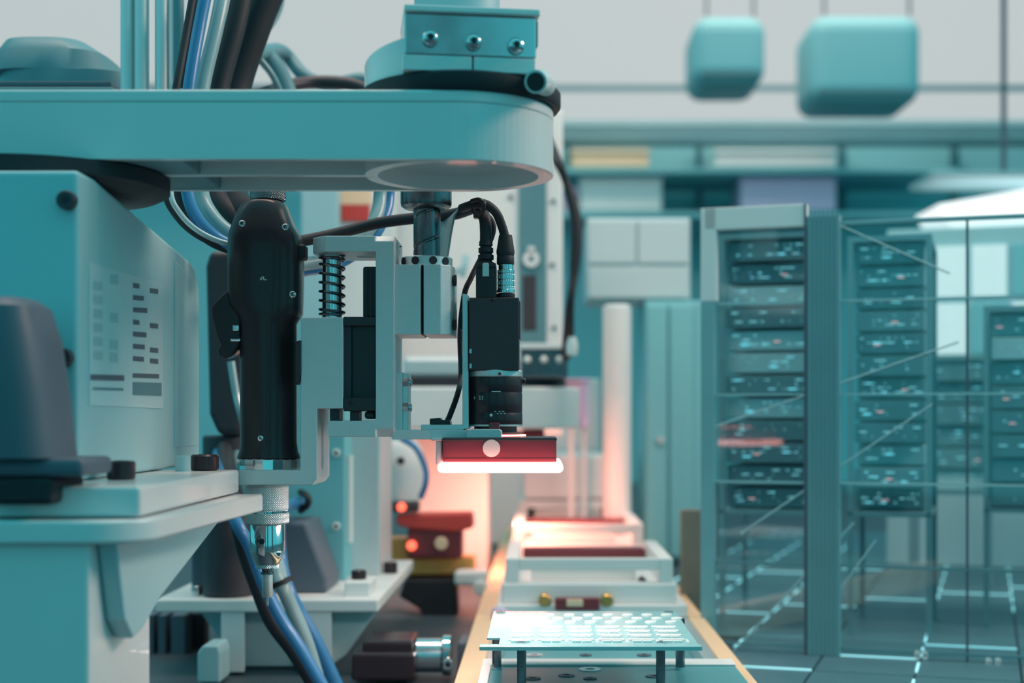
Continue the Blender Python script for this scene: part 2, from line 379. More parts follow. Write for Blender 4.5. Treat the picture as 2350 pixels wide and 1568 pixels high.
for k in range(NA):
    b = 2*k; fs += [(b, b+2, b+3, b+1), (b+W2, b+1+W2, b+3+W2, b+2+W2), (b+1, b+3, b+3+W2, b+1+W2), (b, b+W2, b+2+W2, b+2)]
fs += [(0, 1, 1+W2, W2), (2*NA, 2*NA+W2, 2*NA+1+W2, 2*NA+1)]
cov._add(vs, fs, False).build('curved_cover', 'paint', robot)
CY = 0.806; piv = (PXx(1080, CY), CY, 0); CA = math.radians(-8)
def cb(px0, px1, py0, py1, dy, d): return MB().pbox(px0, px1, py0, py1, CY, d).rot(0, piv)
def crot(mb, dy=0.0):
    mb.v = [v + Vector((0, dy, 0)) for v in mb.v]; return mb.rot(-CA, piv)
cl = crot(MB().pbox(928, 1232, 34, 130, CY, 0.055)).build('clamp_block', 'steel', robot, 0.001)
crot(MB().pbox(928, 1240, 18, 33, CY, 0.055), -0.003).build('clamp_top_plate', 'wprint', cl, 0.0008)
crot(MB().pbox(925, 1083, 131, 166, CY, 0.05), -0.001).build('clamp_foot', 'panel', cl, 0.0006)
crot(MB().pbox(1087, 1230, 131, 166, CY, 0.05), -0.001).build('clamp_foot', 'panel', cl, 0.0006)
crot(MB().pbox(1224, 1238, 38, 100, CY, 0.05), 0.002).build('clamp_side_plate', 'dteal', cl, 0.001)
for px, py in ((987, 92), (1086, 97), (1184, 102)):
    c = P(px, py, CY-0.0005); r = 0.0050
    hd = crot(MB().lathe([(r, 0), (r, 0.001), (r*0.86, 0.003), (r*0.55, 0.0042), (r*0.2, 0.0046)], c, 24, 'y')).build('dome_screw', 'chrome', cl)
    crot(MB().cyl(c + Vector((0, -0.0044, 0)), r*0.4, 0.0005, 'y', 6)).build('hex_socket', 'rubber', hd)
MB().cyl((AX-0.002, AY+0.02, 0.2235), 0.0265, 0.16, 'z', 48, 0.001).build('column', 'teal', robot)
jc = MB().lathe([(0.070, 0.1345), (0.076, 0.1375), (0.076, 0.1460)], (-0.302, AY-0.002, 0), 72).build('joint_cover', 'rubber', robot)

# housing and guide rods behind the arm, upper left
hs = thing('motor_cover', 'dark teal rounded motor cover behind the arm at far left', 'motor cover', P(130, 200, 1.15))
MB().loft([(PZ(205, 1.15), PXx(120, 1.15), 1.21, 0.066, 0.05, 3), (PZ(150, 1.15), PXx(120, 1.15), 1.21, 0.056, 0.05, 3.5), (PZ(148, 1.15), PXx(85, 1.15), 1.21, 0.050, 0.05, 3.5),
           (PZ(100, 1.15), PXx(80, 1.15), 1.21, 0.046, 0.047, 3.5), (PZ(65, 1.15), PXx(60, 1.15), 1.21, 0.034, 0.035, 3), (PZ(55, 1.15), PXx(50, 1.15), 1.21, 0.012, 0.012, 2.5)], 48).build('cover_shell', 'dteal', hs)
MB().pbox(-60, 255, 186, 198, 1.135, 0.05).build('cover_seam', 'slate', hs, 0.001)
MB().pbox(-60, 260, 198, 330, 1.13, 0.12).build('cover_base', 'dteal', hs, 0.002)
for k, (px, r) in enumerate(((292, 15), (325, 17), (372, 16), (410, 12))):
    c = P(px, 350, 1.12)
    tag(MB().cyl((c.x, 1.12, c.z), r*1.12/F, 0.75, 'z', 24).build('guide_rod', 'alu' if k != 3 else 'dteal'),
        ['first teal guide rod from the left behind the arm', 'second pale guide rod from the left behind the arm', 'third teal guide rod from the left behind the arm', 'thin dark guide rod beside the black hoses'][k], 'rod', 'guide rods behind the arm')
tag(MB().pbox(280, 420, 330, 352, 1.105, 0.03).build('rod_clamp', 'dteal', None, 0.001), 'dark teal plate holding the guide rods behind the arm', 'plate')

# ------------------------------------------------------------------ hoses (left bundle)
def hose(name, pts, r, m, label, cat='hose', group=None, n=16):
    o = MB().tube([P(*p) for p in pts], r, n).build(name, m); tag(o, label, cat, group); return o
k = 1.0/F
hose('air_hose', [(448,-40,1.03),(425,90,1.02),(404,205,1.01),(384,330,1.01),(380,440,1.01),(408,498,1.01),(455,540,1.012),(520,567,1.015),(590,582,1.015)], 9*k, 'rubber', 'thin black hose at the left edge of the hose bundle', group='hose bundle left')
hose('air_hose', [(415,205,1.04),(398,330,1.03),(392,440,1.0),(412,488,0.997),(452,528,0.997),(510,556,1.0),(590,572,1.01)], 6.5*k, 'silver', 'thin silver hose curving below the arm towards the screwdriver', group='hose bundle left')
hose('air_hose', [(478,-40,1.05),(458,60,1.045),(434,205,1.035),(424,330,1.03),(430,440,1.02),(452,500,1.015),(495,545,1.015),(545,568,1.015),(600,580,1.015)], 15*k, 'blue', 'bright blue hose in the bundle left of the screwdriver', group='hose bundle left')
hose('air_hose', [(448,-40,1.075),(440,60,1.07),(415,205,1.06),(402,330,1.055),(408,440,1.045),(432,502,1.04),(480,550,1.03),(540,575,1.03),(600,588,1.02)], 13*k, 'rubber', 'black hose between the silver and blue hoses', group='hose bundle left')
hose('air_hose', [(516,-40,1.07),(497,60,1.06),(464,205,1.05),(456,330,1.045),(462,440,1.04),(486,495,1.03),(528,535,1.025),(590,560,1.02)], 18*k, 'tealhose', 'grey teal hose right of the blue hose', group='hose bundle left')
hose('cable_conduit', [(560,-40,1.10),(540,60,1.095),(502,205,1.09),(490,330,1.085),(498,440,1.075),(520,480,1.06),(560,515,1.045),(605,530,1.03)], 26*k, 'rubber', 'middle black conduit of the upper hose bundle', 'conduit', 'black conduits')
hose('cable_conduit', [(625,-40,1.13),(585,60,1.13),(538,205,1.13),(528,330,1.12),(530,440,1.10),(548,480,1.07),(580,500,1.05),(615,515,1.03)], 42*k, 'rubber', 'thick black conduit at right of the upper hose bundle', 'conduit', 'black conduits')
hose('coiled_wire', [(655,-40,1.25),(640,30,1.25),(605,80,1.24),(566,96,1.22),(590,125,1.24),(640,200,1.26),(670,330,1.3)], 7*k, 'tealhose', 'thin teal wire looping beside the black conduit above the arm', 'wire')
hose('cable_sleeve', [(575,100,1.3),(610,130,1.3),(650,190,1.3),(690,330,1.3)], 30*k, 'dteal', 'dark teal sleeve slanting down behind the arm', 'sleeve')
hose('cable_sleeve', [(560,130,1.17),(610,118,1.3),(650,120,1.42),(700,175,1.42),(760,195,1.42),(850,190,1.42),(900,330,1.42)], 22*k, 'dteal', 'dark cable loom lying behind the arm below the window', 'cable loom')
hose('cable_loom', [(520,240,1.15),(600,215,1.3),(700,190,1.36),(800,192,1.36),(860,215,1.36)], 20*k, 'charcoal', 'charcoal cable loom lying along the back of the arm', 'cable loom')

# ------------------------------------------------------------------ electric screwdriver
DX, DY = PXx(615, 0.985), 0.985
s_ = 0.985/F
def dz(py): return PZ(py, 0.985)
drv = thing('electric_screwdriver', 'glossy black electric screwdriver hanging upright in the aluminium bracket', 'screwdriver', (DX, DY, dz(1392)))
secs = []
for py, l, r, hd, e in ((1051,545,690,71,2),(1046,546,688,70,2),(1036,550,684,66,2),(1015,552,681,64,2),(745,552,680,64,2.2),(738,550,684,64,2.4),(722,545,693,65,2.8),(700,528,694,66,3),(660,527,695,66,3.2),(575,526,695,66,3.2),(545,527,690,66,3.2),(520,535,676,64,3.2),(490,548,664,60,3),(473,556,658,54,2.8),(466,562,652,50,2.6),(463,570,645,44,2.4)):
    secs.append((dz(py), PXx((l+r)/2, .985), DY, (r-l)/2*s_, hd*s_, e))
MB().loft(secs, 56).build('housing', 'black', drv)
knurl((DX, DY), 0, 41*s_, dz(462), dz(438), 0.0004, 44, 20).build('top_cap', 'dsteel', drv)
ring = MB(); NF = 20
ring.lathe([(70*s_, 0), (72*s_, 0.0006), (72*s_, 0.0072), (70*s_, 0.0080)], (DX+2*s_, DY, dz(1078)), NF, smooth=False).build('chrome_ring', 'chrome', drv)
lev = MB().pprism([(552,636),(532,655),(496,690),(484,706),(487,730),(497,772),(506,792),(498,806),(501,818),(516,824),(536,815),(545,800),(552,785)], 0.975, 0.016).build('trigger_lever', 'black', drv, 0.002, 3)
MB().pbox(533, 548, 745, 760, 0.9735, 0.01).build('lever_pin', 'chrome', lev, 0.0008)
MB().pbox(528, 552, 776, 784, 0.9735, 0.01).build('lever_clip', 'steel', lev, 0.0008)
MB().pprism([(676,785),(690,780),(690,855),(683,885),(676,880)], 0.96, 0.01).build('side_rib', 'black', drv, 0.001)
MB().pbox(681, 700, 560, 595, 0.975, 0.014).build('side_button', 'rubber', drv, 0.002, 3)
for px, py, yy in ((556,513,.9246),(655,521,.9234),(672,676,.9228),(598,1006,.9222)): phillips(drv, px, py, yy, 0.0021 if py < 1000 else 0.0018)
lg = MB(); lg.pbox(597, 600, 635, 643, .9188, .001); lg.pbox(597, 604, 635, 637.5, .9188, .001); lg.pbox(603, 605, 635, 643, .9188, .001); lg.pbox(603, 611, 641, 643, .9188, .001)
lg.build('printed_logo', 'wprint', drv)
k1 = knurl((PXx(612, .985), DY), 0, 50*s_, dz(1172), dz(1112), 0.00042, 60, 60).build('knurled_nut', 'alu2', drv)
MB().cyl((PXx(612, .985), DY, dz(1178)), 47*s_, 9*s_, 'z', 40).build('neck_ring', 'chrome', drv)
knurl((PXx(613, .985), DY), 0, 50.5*s_, dz(1201), dz(1177), 0.00042, 60, 30).build('knurled_collar', 'alu2', drv)
cx = PXx(613.5, .985)
MB().lathe([(26*s_, dz(1296)), (32*s_, dz(1284)), (39*s_, dz(1268)), (39.5*s_, dz(1262)), (39.5*s_, dz(1204)), (37*s_, dz(1200))], (cx, DY, 0), 48).build('nose_cone', 'chrome', drv)
ss = MB().lathe([(0.0045, 0), (0.0045, 0.0012), (0.0030, 0.0012), (0.0030, 0.0002)], (P(601, 1243, .9745).x, .9745, P(601, 1243, .9745).z), 24, 'y').build('set_screw', 'dsteel', drv)
MB().cyl((P(601, 1243, .9738).x, .9738, P(601, 1243, .9738).z), 0.0022, 0.0012, 'y', 6).build('hex_socket', 'rubber', ss)
knurl((cx, DY), 0, 27*s_, dz(1304), dz(1294), 0.0004, 34, 14).build('small_knurled_ring', 'steel', drv)
MB().lathe([(15*s_, dz(1318)), (15*s_, dz(1313)), (12*s_, dz(1312)), (14*s_, dz(1303))], (cx, DY, 0), 28).build('bit_holder', 'dsteel', drv)
MB().lathe([(11*s_, dz(1371)), (12.5*s_, dz(1369)), (12.5*s_, dz(1318))], (cx, DY, 0), 28).build('bit_sleeve', 'alu2', drv)
MB().lathe([(2.6*s_, dz(1392)), (3.4*s_, dz(1390)), (3.4*s_, dz(1371))], (cx, DY, 0), 16).build('bit_tip', 'steel', drv)

# ------------------------------------------------------------------ screwdriver bracket (Z shaped) with slot
TB = 0.962
br = thing('tool_bracket', 'stepped aluminium bracket with a slot that carries the black screwdriver', 'bracket', P(640, 1115, TB))
bp_ = MB().pprism([(690,729),(787,729),(787,938),(728,938),(728,1100),(717,1114),(548,1114),(548,1079),(690,1079)], TB, 0.056).build('plate', 'alu', br)
sx = PXx(728, TB)
slot = MB().prismx([(TB+0.024+0.0055*math.cos(a), (PZ(1062, TB) if math.sin(a) < 0 else PZ(968, TB)) + 0.0055*math.sin(a)) for a in [2*PI*i/28+0.01 for i in range(28)]], sx-0.006, sx+0.003)
cut(bp_, [slot], 0.0006)
MB().prismx([(TB+0.024+0.0045*math.cos(a), (PZ(1060, TB) if math.sin(a) < 0 else PZ(1000, TB)) + 0.0045*math.sin(a)) for a in [2*PI*i/24+0.01 for i in range(24)]], sx-0.0055, sx-0.003).build('slot_key', 'panel', br, 0.0004)
MB().pbox(757, 778, 938, 966, 0.985, 0.02).build('foot', 'slate', br, 0.0005)

# ------------------------------------------------------------------ C bracket
CB = 0.962
cbk = thing('support_bracket', 'tall C-shaped aluminium bracket beside the coil spring', 'bracket', P(880, 1003, CB))
pl = MB().pprism([(745,541),(905,541),(905,1003),(752,1003),(752,966),(862,966),(862,578),(745,578)], CB, 0.056).build('plate', 'alu', cbk)
# chamfered corners: angled left end of the top arm, right upper corner, bright lower corner
MB().prismz([(PXx(745, CB), CB), (PXx(745, CB), CB+0.050), (PXx(715, CB)-0.001, CB+0.050), (PXx(715, CB)-0.001, CB+0.012)], PZ(578, CB), PZ(541, CB)).build('arm_end', 'alu', cbk, 0.0005)
hole = MB().cyl((PXx(838, CB+.025), CB+0.030, PZ(585, CB)-0.002), 0.0065, 0.02, 'z', 32)
wedge = MB().prismx([(CB-0.001, PZ(558, CB)), (CB-0.001, PZ(539, CB)), (CB+0.004, PZ(539, CB))], PXx(861, CB), PXx(908, CB))
wedge2 = MB().prismx([(CB-0.001, PZ(980, CB)), (CB-0.001, PZ(1005, CB)), (CB+0.005, PZ(1005, CB))], PXx(862, CB), PXx(908, CB))
wedge3 = MB().prism([(PXx(897, CB), PZ(539, CB)), (PXx(908, CB), PZ(539, CB)), (PXx(908, CB), PZ(556, CB))], CB+0.02, CB+0.07)
sh = [MB().cyl((PXx(906, CB), CB+0.016+0.022*q, PZ(562, CB)), 0.0032, 0.006, 'x', 20) for q in (0, 1)]
for c in sh: c.v = [v - Vector((0.004, 0, 0)) for v in c.v]
cut(pl, [hole, wedge, wedge2] + sh, 0.0006)

# ------------------------------------------------------------------ guide pin + coil spring
SX, SY = PXx(762, .985), .985
pin = thing('guide_pin', 'polished steel guide pin inside the coil spring', 'pin', (SX, SY, dz(728)))
MB().lathe([(22.5*s_, dz(729)), (22.5*s_, dz(592)), (26*s_, dz(590)), (26*s_, dz(583))], (SX, SY, 0), 36).build('pin_shaft', 'steel', pin)
turns, zt, zb = 8.0, dz(588), dz(724); pts = []
NS = 200
for i in range(NS+1):
    t_ = i/NS; a = 2*PI*turns*t_ - 0.6
    f = 0.06*(t_/0.14) if t_ < .14 else (0.06+0.88*(t_-.14)/.72 if t_ < .86 else 0.94+0.06*(t_-.86)/.14)
    pts.append((SX + 28*s_*math.cos(a), SY + 28*s_*math.sin(a), zt + (zb-zt)*f))
tag(MB().tube(pts, 3.2*s_, 8, 1).build('coil_spring', 'dsteel'), 'open steel coil spring wound around the guide pin', 'spring')

# ------------------------------------------------------------------ linear slide
sl = thing('linear_slide', 'black linear slide block between the two aluminium brackets', 'slide', P(824, 962, .965))
MB().pbox(788, 862, 727, 748, .964, .05).build('stop_block', 'black', sl, 0.0006)
MB().pbox(788, 806, 748, 914, .968, .05).build('rail_edge', 'charcoal', sl, 0.0005)
MB().pbox(806, 862, 746, 914, .972, .045).build('carriage', 'black', sl, 0.0006)
MB().pbox(788, 862, 912, 944, .963, .05).build('stop_block', 'black', sl, 0.0006)
phillips(sl, 806, 925, .9628, 0.0018, 'rubber')
MB().pbox(803, 822, 944, 966, .968, .02).build('stop_foot', 'charcoal', sl, 0.0005)
MB().pbox(836, 860, 944, 962, .968, .02).build('stop_foot', 'charcoal', sl, 0.002)
rl = MB().pprism([(833,616),(836,612),(862,612),(862,727),(833,727)], .985, .02).build('guide_rail', 'charcoal', sl, 0.0005)
for px in (840, 850): MB().pbox(px, px+3, 614, 727, .9842, .002).build('rail_groove', 'black', rl)

# ------------------------------------------------------------------ shaft clamp, spline shaft and nut
KB = 0.966
ck = thing('shaft_clamp', 'split aluminium clamp block below the grooved shaft', 'clamp', P(970, 775, KB))
zc0, zc1 = PZ(768, KB), PZ(607, KB)
xL, xs0, xs1, xR = PXx(905, KB), PXx(965, KB), PXx(972, KB), PXx(1011, KB)
c1 = MB().prismz([(xL, KB), (xs0, KB), (xs0, KB+0.03), (xs0, KB+.05), (xL, KB+.05)], zc0, zc1).build('clamp_half', 'alu', ck, 0.0005)
c2 = MB().prismz([(xs1, KB), (xR, KB), (xR+0.0065, KB+0.0045), (xR+0.0085, KB+0.016), (xR+0.0085, KB+.05), (xs1, KB+.05)], zc0, zc1).build('clamp_half', 'alu', ck, 0.0005)
MB().box(xs0-0.0005, xs1+0.0005, KB+0.010, KB+0.048, zc0+0.001, zc1-0.001).build('split_gap', 'rubber', ck)
for py in (640, 743): capscrew(ck, (xR+0.0080, KB+0.012, PZ(py, KB)), 0.0040, 0.0022, 'x', 'black', 'clamp_screw')
col = MB().lathe([(0.0178, zc1), (0.0178, zc1+0.0062), (0.0172, zc1+0.0068)], (PXx(980, .988), .988, 0), 56).build('clamp_collar', 'alu2', ck)
for a in (-150, -112, -72, -40):
    r = 0.0172; c = Vector((PXx(980, .988) + r*math.cos(math.radians(a)), .988 + r*math.sin(math.radians(a)), zc1+0.0034))
    d = Vector((math.cos(math.radians(a)), math.sin(math.radians(a)), 0))
    MB().tube([c - d*0.001, c + d*0.0012], 0.0028, 18, 1).build('collar_hole', 'rubber', col)
shf = thing('spline_shaft', 'oiled steel spline shaft with helical groove entering the clamp', 'shaft', (PXx(980, .988), .988, PZ(770, .988)))
z0s, z1s = PZ(610, .988), 0.168
def spl(a, t):
    z = z0s + (z1s-z0s)*t; ph = ((z-z0s)/0.0205 - a/(2*PI)) % 1.0
    g = 0.0011 if ph < 0.085 else (0.0003 if ph < 0.105 else 0)
    r = 0.00945 - g - 0.00012*(math.cos(a*9) > 0.6)
    return (PXx(980, .988) + r*math.cos(a), .988 + r*math.sin(a), z)
MB().surf(spl, 96, 150).build('shaft', 'dsteel', shf)
MB().lathe([(0.0125, PZ(482, .988)), (0.0150, PZ(480, .988)), (0.0174, PZ(474, .988)), (0.0178, PZ(468, .988)), (0.0178, 0.1658)], (PXx(978, .988), .988, 0), 56).build('spline_nut', 'dsteel', shf)

# ------------------------------------------------------------------ camera bracket
cbr = thing('camera_bracket', 'pale L-shaped bracket holding the small inspection camera', 'bracket', P(1000, 1006, .966))
MB().pbox(906, 923, 854, 988, .975, .03).build('side_plate', 'alu', cbr, 0.0005)
sp = MB().pbox(923, 936, 858, 988, .978, .024).build('slotted_strip', 'alu2', cbr, 0.0005)
for py in (877, 934):
    h = MB().cyl(P(924, py, .979), 11*s_, 0.0042, 'x', 6, 0.0003).build('hex_bolt', 'chrome', cbr)
    MB().cyl(P(937, py+2, .985), 9*s_, 0.0026, 'x', 20, 0.0003).build('bolt_end', 'steel', h)
MB().pprism([(900,987),(1078,987),(1078,1009),(900,1009)], .964, .05).build('base_plate', 'alu', cbr, 0.0005)
MB().pprism([(966,975),(1064,975),(1064,987),(966,987)], .972, .035).build('step_plate', 'alu', cbr, 0.0005)
MB().pprism([(1061,674),(1074,676),(1076,985),(1061,985)], .972, .036).build('upright_plate', 'alu2', cbr, 0.0005)
MB().pprism([(1070,1006),(1073,988),(1080,985),(1146,985),(1151,989),(1151,1006)], .956, .03).build('clamp_tab', 'alu', cbr, 0.0006)
MB().pbox(1122, 1146, 970, 986, .962, .008).build('tab_knob', 'dred', cbr, 0.0008)
MB().pprism([(986,961),(1010,959),(1012,964),(1032,964),(1034,975),(986,975)], .975, .018).build('cable_lug', 'black', cbr, 0.0006)
for py in (735, 838): MB().pbox(1055, 1062, py-22, py+22, .982, .014).build('backing_plate', 'black', cbr, 0.0008)

# ------------------------------------------------------------------ inspection camera
cm = thing('inspection_camera', 'small black industrial camera with upright lens on the bracket', 'camera', P(1135, 1003, .985))
body = MB().pbox(1077, 1191, 683, 850, .968, .036).build('camera_body', 'camblack', cm, 0.0007)
MB().pbox(1072, 1194, 690, 780, .975, .022).build('side_cover', 'camblack', cm, 0.001)
phillips(body, 1131, 688, .9676, 0.0013, 'rubber'); 
for py in (806, 850-10): MB().pbox(1077, 1083, py-6, py+6, .9675, .004).build('side_screw', 'steel', cm, 0.0004)
conn = MB().pbox(1092, 1139, 612, 684, .975, .016).build('cable_plug', 'black', cm, 0.0006)
MB().pbox(1094, 1138, 603, 614, .974, .018).build('plug_lip', 'black', conn, 0.0008)
MB().pprism([(1107,606),(1110,603),(1119,603),(1122,606),(1122,635),(1107,635)], .9735, .003).build('plug_latch', 'alu2', conn, 0.0003)
pl_ = P(1115, 608, .985)
MB().lathe([(18*s_, 0), (18*s_, 6*s_), (14*s_, 8*s_), (14*s_, 10*s_), (18*s_, 12*s_), (18*s_, 22*s_), (14*s_, 24*s_), (14*s_, 26*s_), (17*s_, 28*s_), (17*s_, 38*s_), (13*s_, 40*s_), (13*s_, 42*s_), (16*s_, 44*s_), (15*s_, 54*s_)], pl_, 28).build('ribbed_boot', 'rubber', conn)
rc = P(1161, 672, .985)
def rcf(a, t):
    z = rc.z + t*64*s_; tt = t*64
    r = 19.5 if tt > 6 else 20.5
    if 52 < tt: r = 17
    if 8 < tt < 50 and (tt % 14) > 2.2: r = 19.5 - 0.9*(math.cos(a*22) > 0.55)
    elif 8 < tt < 50: r = 18.4
    return (rc.x + r*s_*math.cos(a), rc.y + r*s_*math.sin(a), z)
rcn = MB().surf(rcf, 176, 60).build('round_connector', 'steel', cm)
MB().cyl((rc.x, rc.y, P(0, 684, .985).z), 21*s_, 10*s_, 'z', 32, 0.0004).build('connector_seat', 'black', cm)
bz = P(1160, 608, .985)
MB().lathe([(19*s_, 0), (20*s_, 3*s_), (20*s_, 18*s_), (19*s_, 20*s_), (20*s_, 22*s_), (21*s_, 30*s_), (16*s_, 62*s_), (15*s_, 68*s_), (11*s_, 69*s_)], bz, 32).build('connector_boot', 'rubber', rcn)
# lens
LXc, LYc = PXx(1137, .985), .986
def lr(px): return px*s_
ln = MB().lathe([(lr(61), dz(976)), (lr(62), dz(974)), (lr(62), dz(950)), (lr(61), dz(948.5)), (lr(61), dz(946)), (lr(61.5), dz(945)), (lr(61.5), dz(904)), (lr(60.5), dz(902)), (lr(60.5), dz(900)), (lr(61.5), dz(898)), (lr(61.5), dz(872)), (lr(60), dz(866))], (LXc, LYc, 0), 72).build('lens_barrel', 'black', cm)
MB().lathe([(lr(60), dz(866)), (lr(62), dz(864)), (lr(62), dz(853)), (lr(59), dz(850))], (LXc, LYc, 0), 72).build('lens_mount_ring', 'alu2', ln)
MB().lathe([(lr(49), dz(1000)), (lr(49), dz(976))], (LXc, LYc, 0), 48).build('lens_neck', 'black', ln)
MB().lathe([(lr(56), dz(1004)), (lr(58), dz(1002)), (lr(58), dz(994)), (lr(56), dz(992))], (LXc, LYc, 0), 48).build('lens_end_ring', 'charcoal', ln)
tm = MB().box(-0.0009, 0.0009, -0.0006, 0.0006, -0.0008, 0.0005).mesh('grip_tooth', 'alu2')
for a in range(-165, -14, 6):
    aa = math.radians(a); r = lr(60.0); piece('grip_tooth', tm, ln, (LXc + r*math.cos(aa), LYc + r*math.sin(aa), dz(976.0)), aa+PI/2)
phillips(ln, 1147, 858, .9668, 0.0012, 'dsteel')
MB().cyl(P(1199, 875, .985), 0.0020, 0.0022, 'x', 16, 0.0004).build('lens_lock_screw', 'black', ln)
def wrapbox(px0, px1, py0, py1, name, m='wprint', rr=62.3):
    b = MB(); n = 6; vs = []
    for i in range(n+1):
        px = px0 + (px1-px0)*i/n; dx = PXx(px, .967) - LXc; r = lr(rr); a = math.acos(max(-1, min(1, dx/r)))
        for r2 in (r, r+0.00015):
            for py in (py0, py1): vs.append((LXc + r2*math.cos(a), LYc - r2*math.sin(a), PZ(py, .967)))
    fs = []
    for i in range(n):
        k = 4*i; fs += [(k+2, k+3, k+7, k+6), (k, k+4, k+5, k+1), (k, k+2, k+6, k+4), (k+1, k+5, k+7, k+3)]
    fs += [(0, 1, 3, 2), (4*n, 4*n+2, 4*n+3, 4*n+1)]
    return b._add(vs, fs).build(name, m, ln)
wrapbox(1128, 1149, 898, 899.5, 'scale_line', rr=61.8)
for px in (1134, 1144, 1152): wrapbox(px, px+5, 943.5, 945, 'scale_tick', rr=61.8)
for px in (1140, 1148, 1156): wrapbox(px, px+4, 948.5, 950, 'scale_tick', rr=62.2)
def lens_text(body, px, py, hpx, name):
    cu = bpy.data.curves.new('txt', 'FONT'); cu.body = body; cu.size = 1.0; cu.extrude = 0.0
    to = bpy.data.objects.new('txt', cu); C.objects.link(to); bpy.context.view_layer.update()
    me = bpy.data.meshes.new_from_object(to.evaluated_get(bpy.context.evaluated_depsgraph_get())); bpy.data.objects.remove(to, do_unlink=True)
    sc = hpx*s_/0.70; r = lr(61.5)+0.00016; a0 = math.acos((PXx(px, .967)-LXc)/r); b = MB(); vs = []
    for v in me.vertices:
        a = a0 - v.co.x*sc*0.82/r; vs.append((LXc + r*math.cos(a), LYc - r*math.sin(a), PZ(py, .967) + v.co.y*sc))
    b._add(vs, [list(p.vertices) for p in me.polygons]); bpy.data.meshes.remove(me)
    return b.build(name, 'wprint', ln)
lens_text('2/3', 1098, 917, 8.5, 'printed_text'); lens_text('4', 1086, 917, 8, 'printed_text')
MB().cyl((P(1127, 953, .9665).x, .9668, P(1127, 953, .9665).z), 3.4*s_, 0.0004, 'y', 20).build('index_dot', 'wprint', ln)

# cables of the camera
hose('camera_cable', [(640,560,1.04),(700,552,1.05),(790,532,1.06),(870,512,1.06),(960,500,1.045),(1040,492,1.03),(1078,480,1.01),(1098,474,.997),(1112,500,.987),(1115,530,.985),(1115,562,.985)], 14*s_, 'rubber', 'thick black cable arching into the ribbed camera plug', 'cable', 'camera cables')
hose('camera_cable', [(1060,478,1.0),(1085,470,.985),(1112,468,.977),(1138,488,.979),(1152,520,.983),(1160,548,.985)], 10.5*s_, 'rubber', 'black cable bending down into the round silver connector', 'cable', 'camera cables')
hose('camera_cable', [(1070,480,1.015),(1100,482,1.005),(1130,510,1.0),(1128,545,1.0),(1100,600,1.005),(1080,640,1.0),(1066,675,1.0),(1056,760,1.02),(1058,860,1.02),(1050,905,1.0),(1034,950,.99),(1026,968,.986)], 6.5*s_, 'rubber', 'thin black cable running down behind the upright plate to the lug', 'cable', 'camera cables')
tie = thing('cable_tie', 'black cable tie bunching the camera cables at the bend', 'cable tie', P(1095, 480, .985))
MB().tube([P(1082,462,.978), P(1098,458,.972), P(1110,466,.968), P(1108,486,.970), P(1094,492,.974), P(1084,482,.978)], 5*s_, 10).build('tie_band', 'black', tie)
MB().pbox(1086, 1098, 484, 500, .972, .008).build('tie_head', 'black', tie, 0.0008)
strap = MB(); sp_ = [(1088,473),(1062,480),(1048,500),(1040,540),(1034,580),(1026,625)]; wv = []
for px, py in sp_:
    a = P(px, py, 1.03); wv += [a + Vector((-0.0, -0.012, 0)), a + Vector((-0.013, 0.014, -0.003)), a + Vector((-0.0145, 0.014, -0.003)), a + Vector((-0.0015, -0.012, 0))]
strap._add(wv, [(4*i+j, 4*i+(j+1) % 4, 4*i+4+(j+1) % 4, 4*i+4+j) for i in range(len(sp_)-1) for j in range(4)] + [(3, 2, 1, 0), tuple(4*len(sp_)-4+j for j in range(4))], True)
tag(strap.build('flat_strap', 'tealhose'), 'flat grey teal strap curving down behind the grooved shaft', 'strap')
# hose loop behind the brackets
hose('air_hose', [(700,330,1.10),(800,340,1.10),(868,390,1.10),(872,450,1.10),(862,500,1.09),(830,545,1.08),(770,590,1.07),(700,606,1.05),(640,612,1.02)], 17*k, 'tealhose', 'grey teal hose looping down behind the C bracket', group='hose loop')
hose('air_hose', [(690,310,1.13),(800,318,1.13),(885,380,1.12),(893,450,1.12),(880,505,1.11),(845,558,1.10),(780,604,1.09),(700,622,1.06),(640,630,1.02)], 14*k, 'blue', 'blue hose looping down behind the C bracket', group='hose loop')
tag(MB().ring(P(838, 525, 1.095), 20*k, 25*k, 0.006, 'x', 28).rot(0.7, P(838, 525, 1.095), 'Y').build('hose_clip', 'rubber'), 'black clip around the hose loop above the C bracket', 'clip')

# ------------------------------------------------------------------ ring light
RY = .948
rl = thing('ring_light', 'flat black inspection light glowing pinkish white beneath the camera lens', 'lamp', P(1146, 1090, RY))
RH = MB().pbox(1016, 1277, 1006, 1062, RY, .078).build('lamp_housing', 'redlit', rl, 0.001)
MB().pbox(1014, 1278, 1005, 1013, RY-.001, .080).build('housing_lid', 'charcoal', rl, 0.0006)
MB().pbox(1018, 1275, 1052, 1054.5, RY-.0006, .003).build('housing_seam', 'dred', rl)
MB().cyl(P(1128, 1029, RY), 20*RY/F, 0.0012, 'y', 48, 0.0002).build('round_badge', 'badge', rl)
MB().pbox(1000, 1014, 1012, 1066, RY+.008, .05).build('side_bracket', 'alu', rl, 0.0008)
MB().pbox(990, 1016, 1006, 1012, RY+.006, .05).build('side_bracket_lip', 'alu', rl, 0.0005)
MB().pbox(1003, 1293, 1062, 1086, RY-.012, .102).build('lamp_diffuser', 'ring', rl, 0.003, 3)
MB().ring((LXc, LYc, PZ(1003, RY)), 62*s_, 70*s_, 0.0012, 'z', 48).build('added_glow_ring', 'redglow', rl)  # glowing ring added to redden the lower end of the lens
pt = bpy.data.lights.new('ring_light_glow', 'AREA'); pt.shape = 'SQUARE'; pt.size = 0.07; pt.energy = 0.45; pt.color = (1.0, 0.90, 0.86)
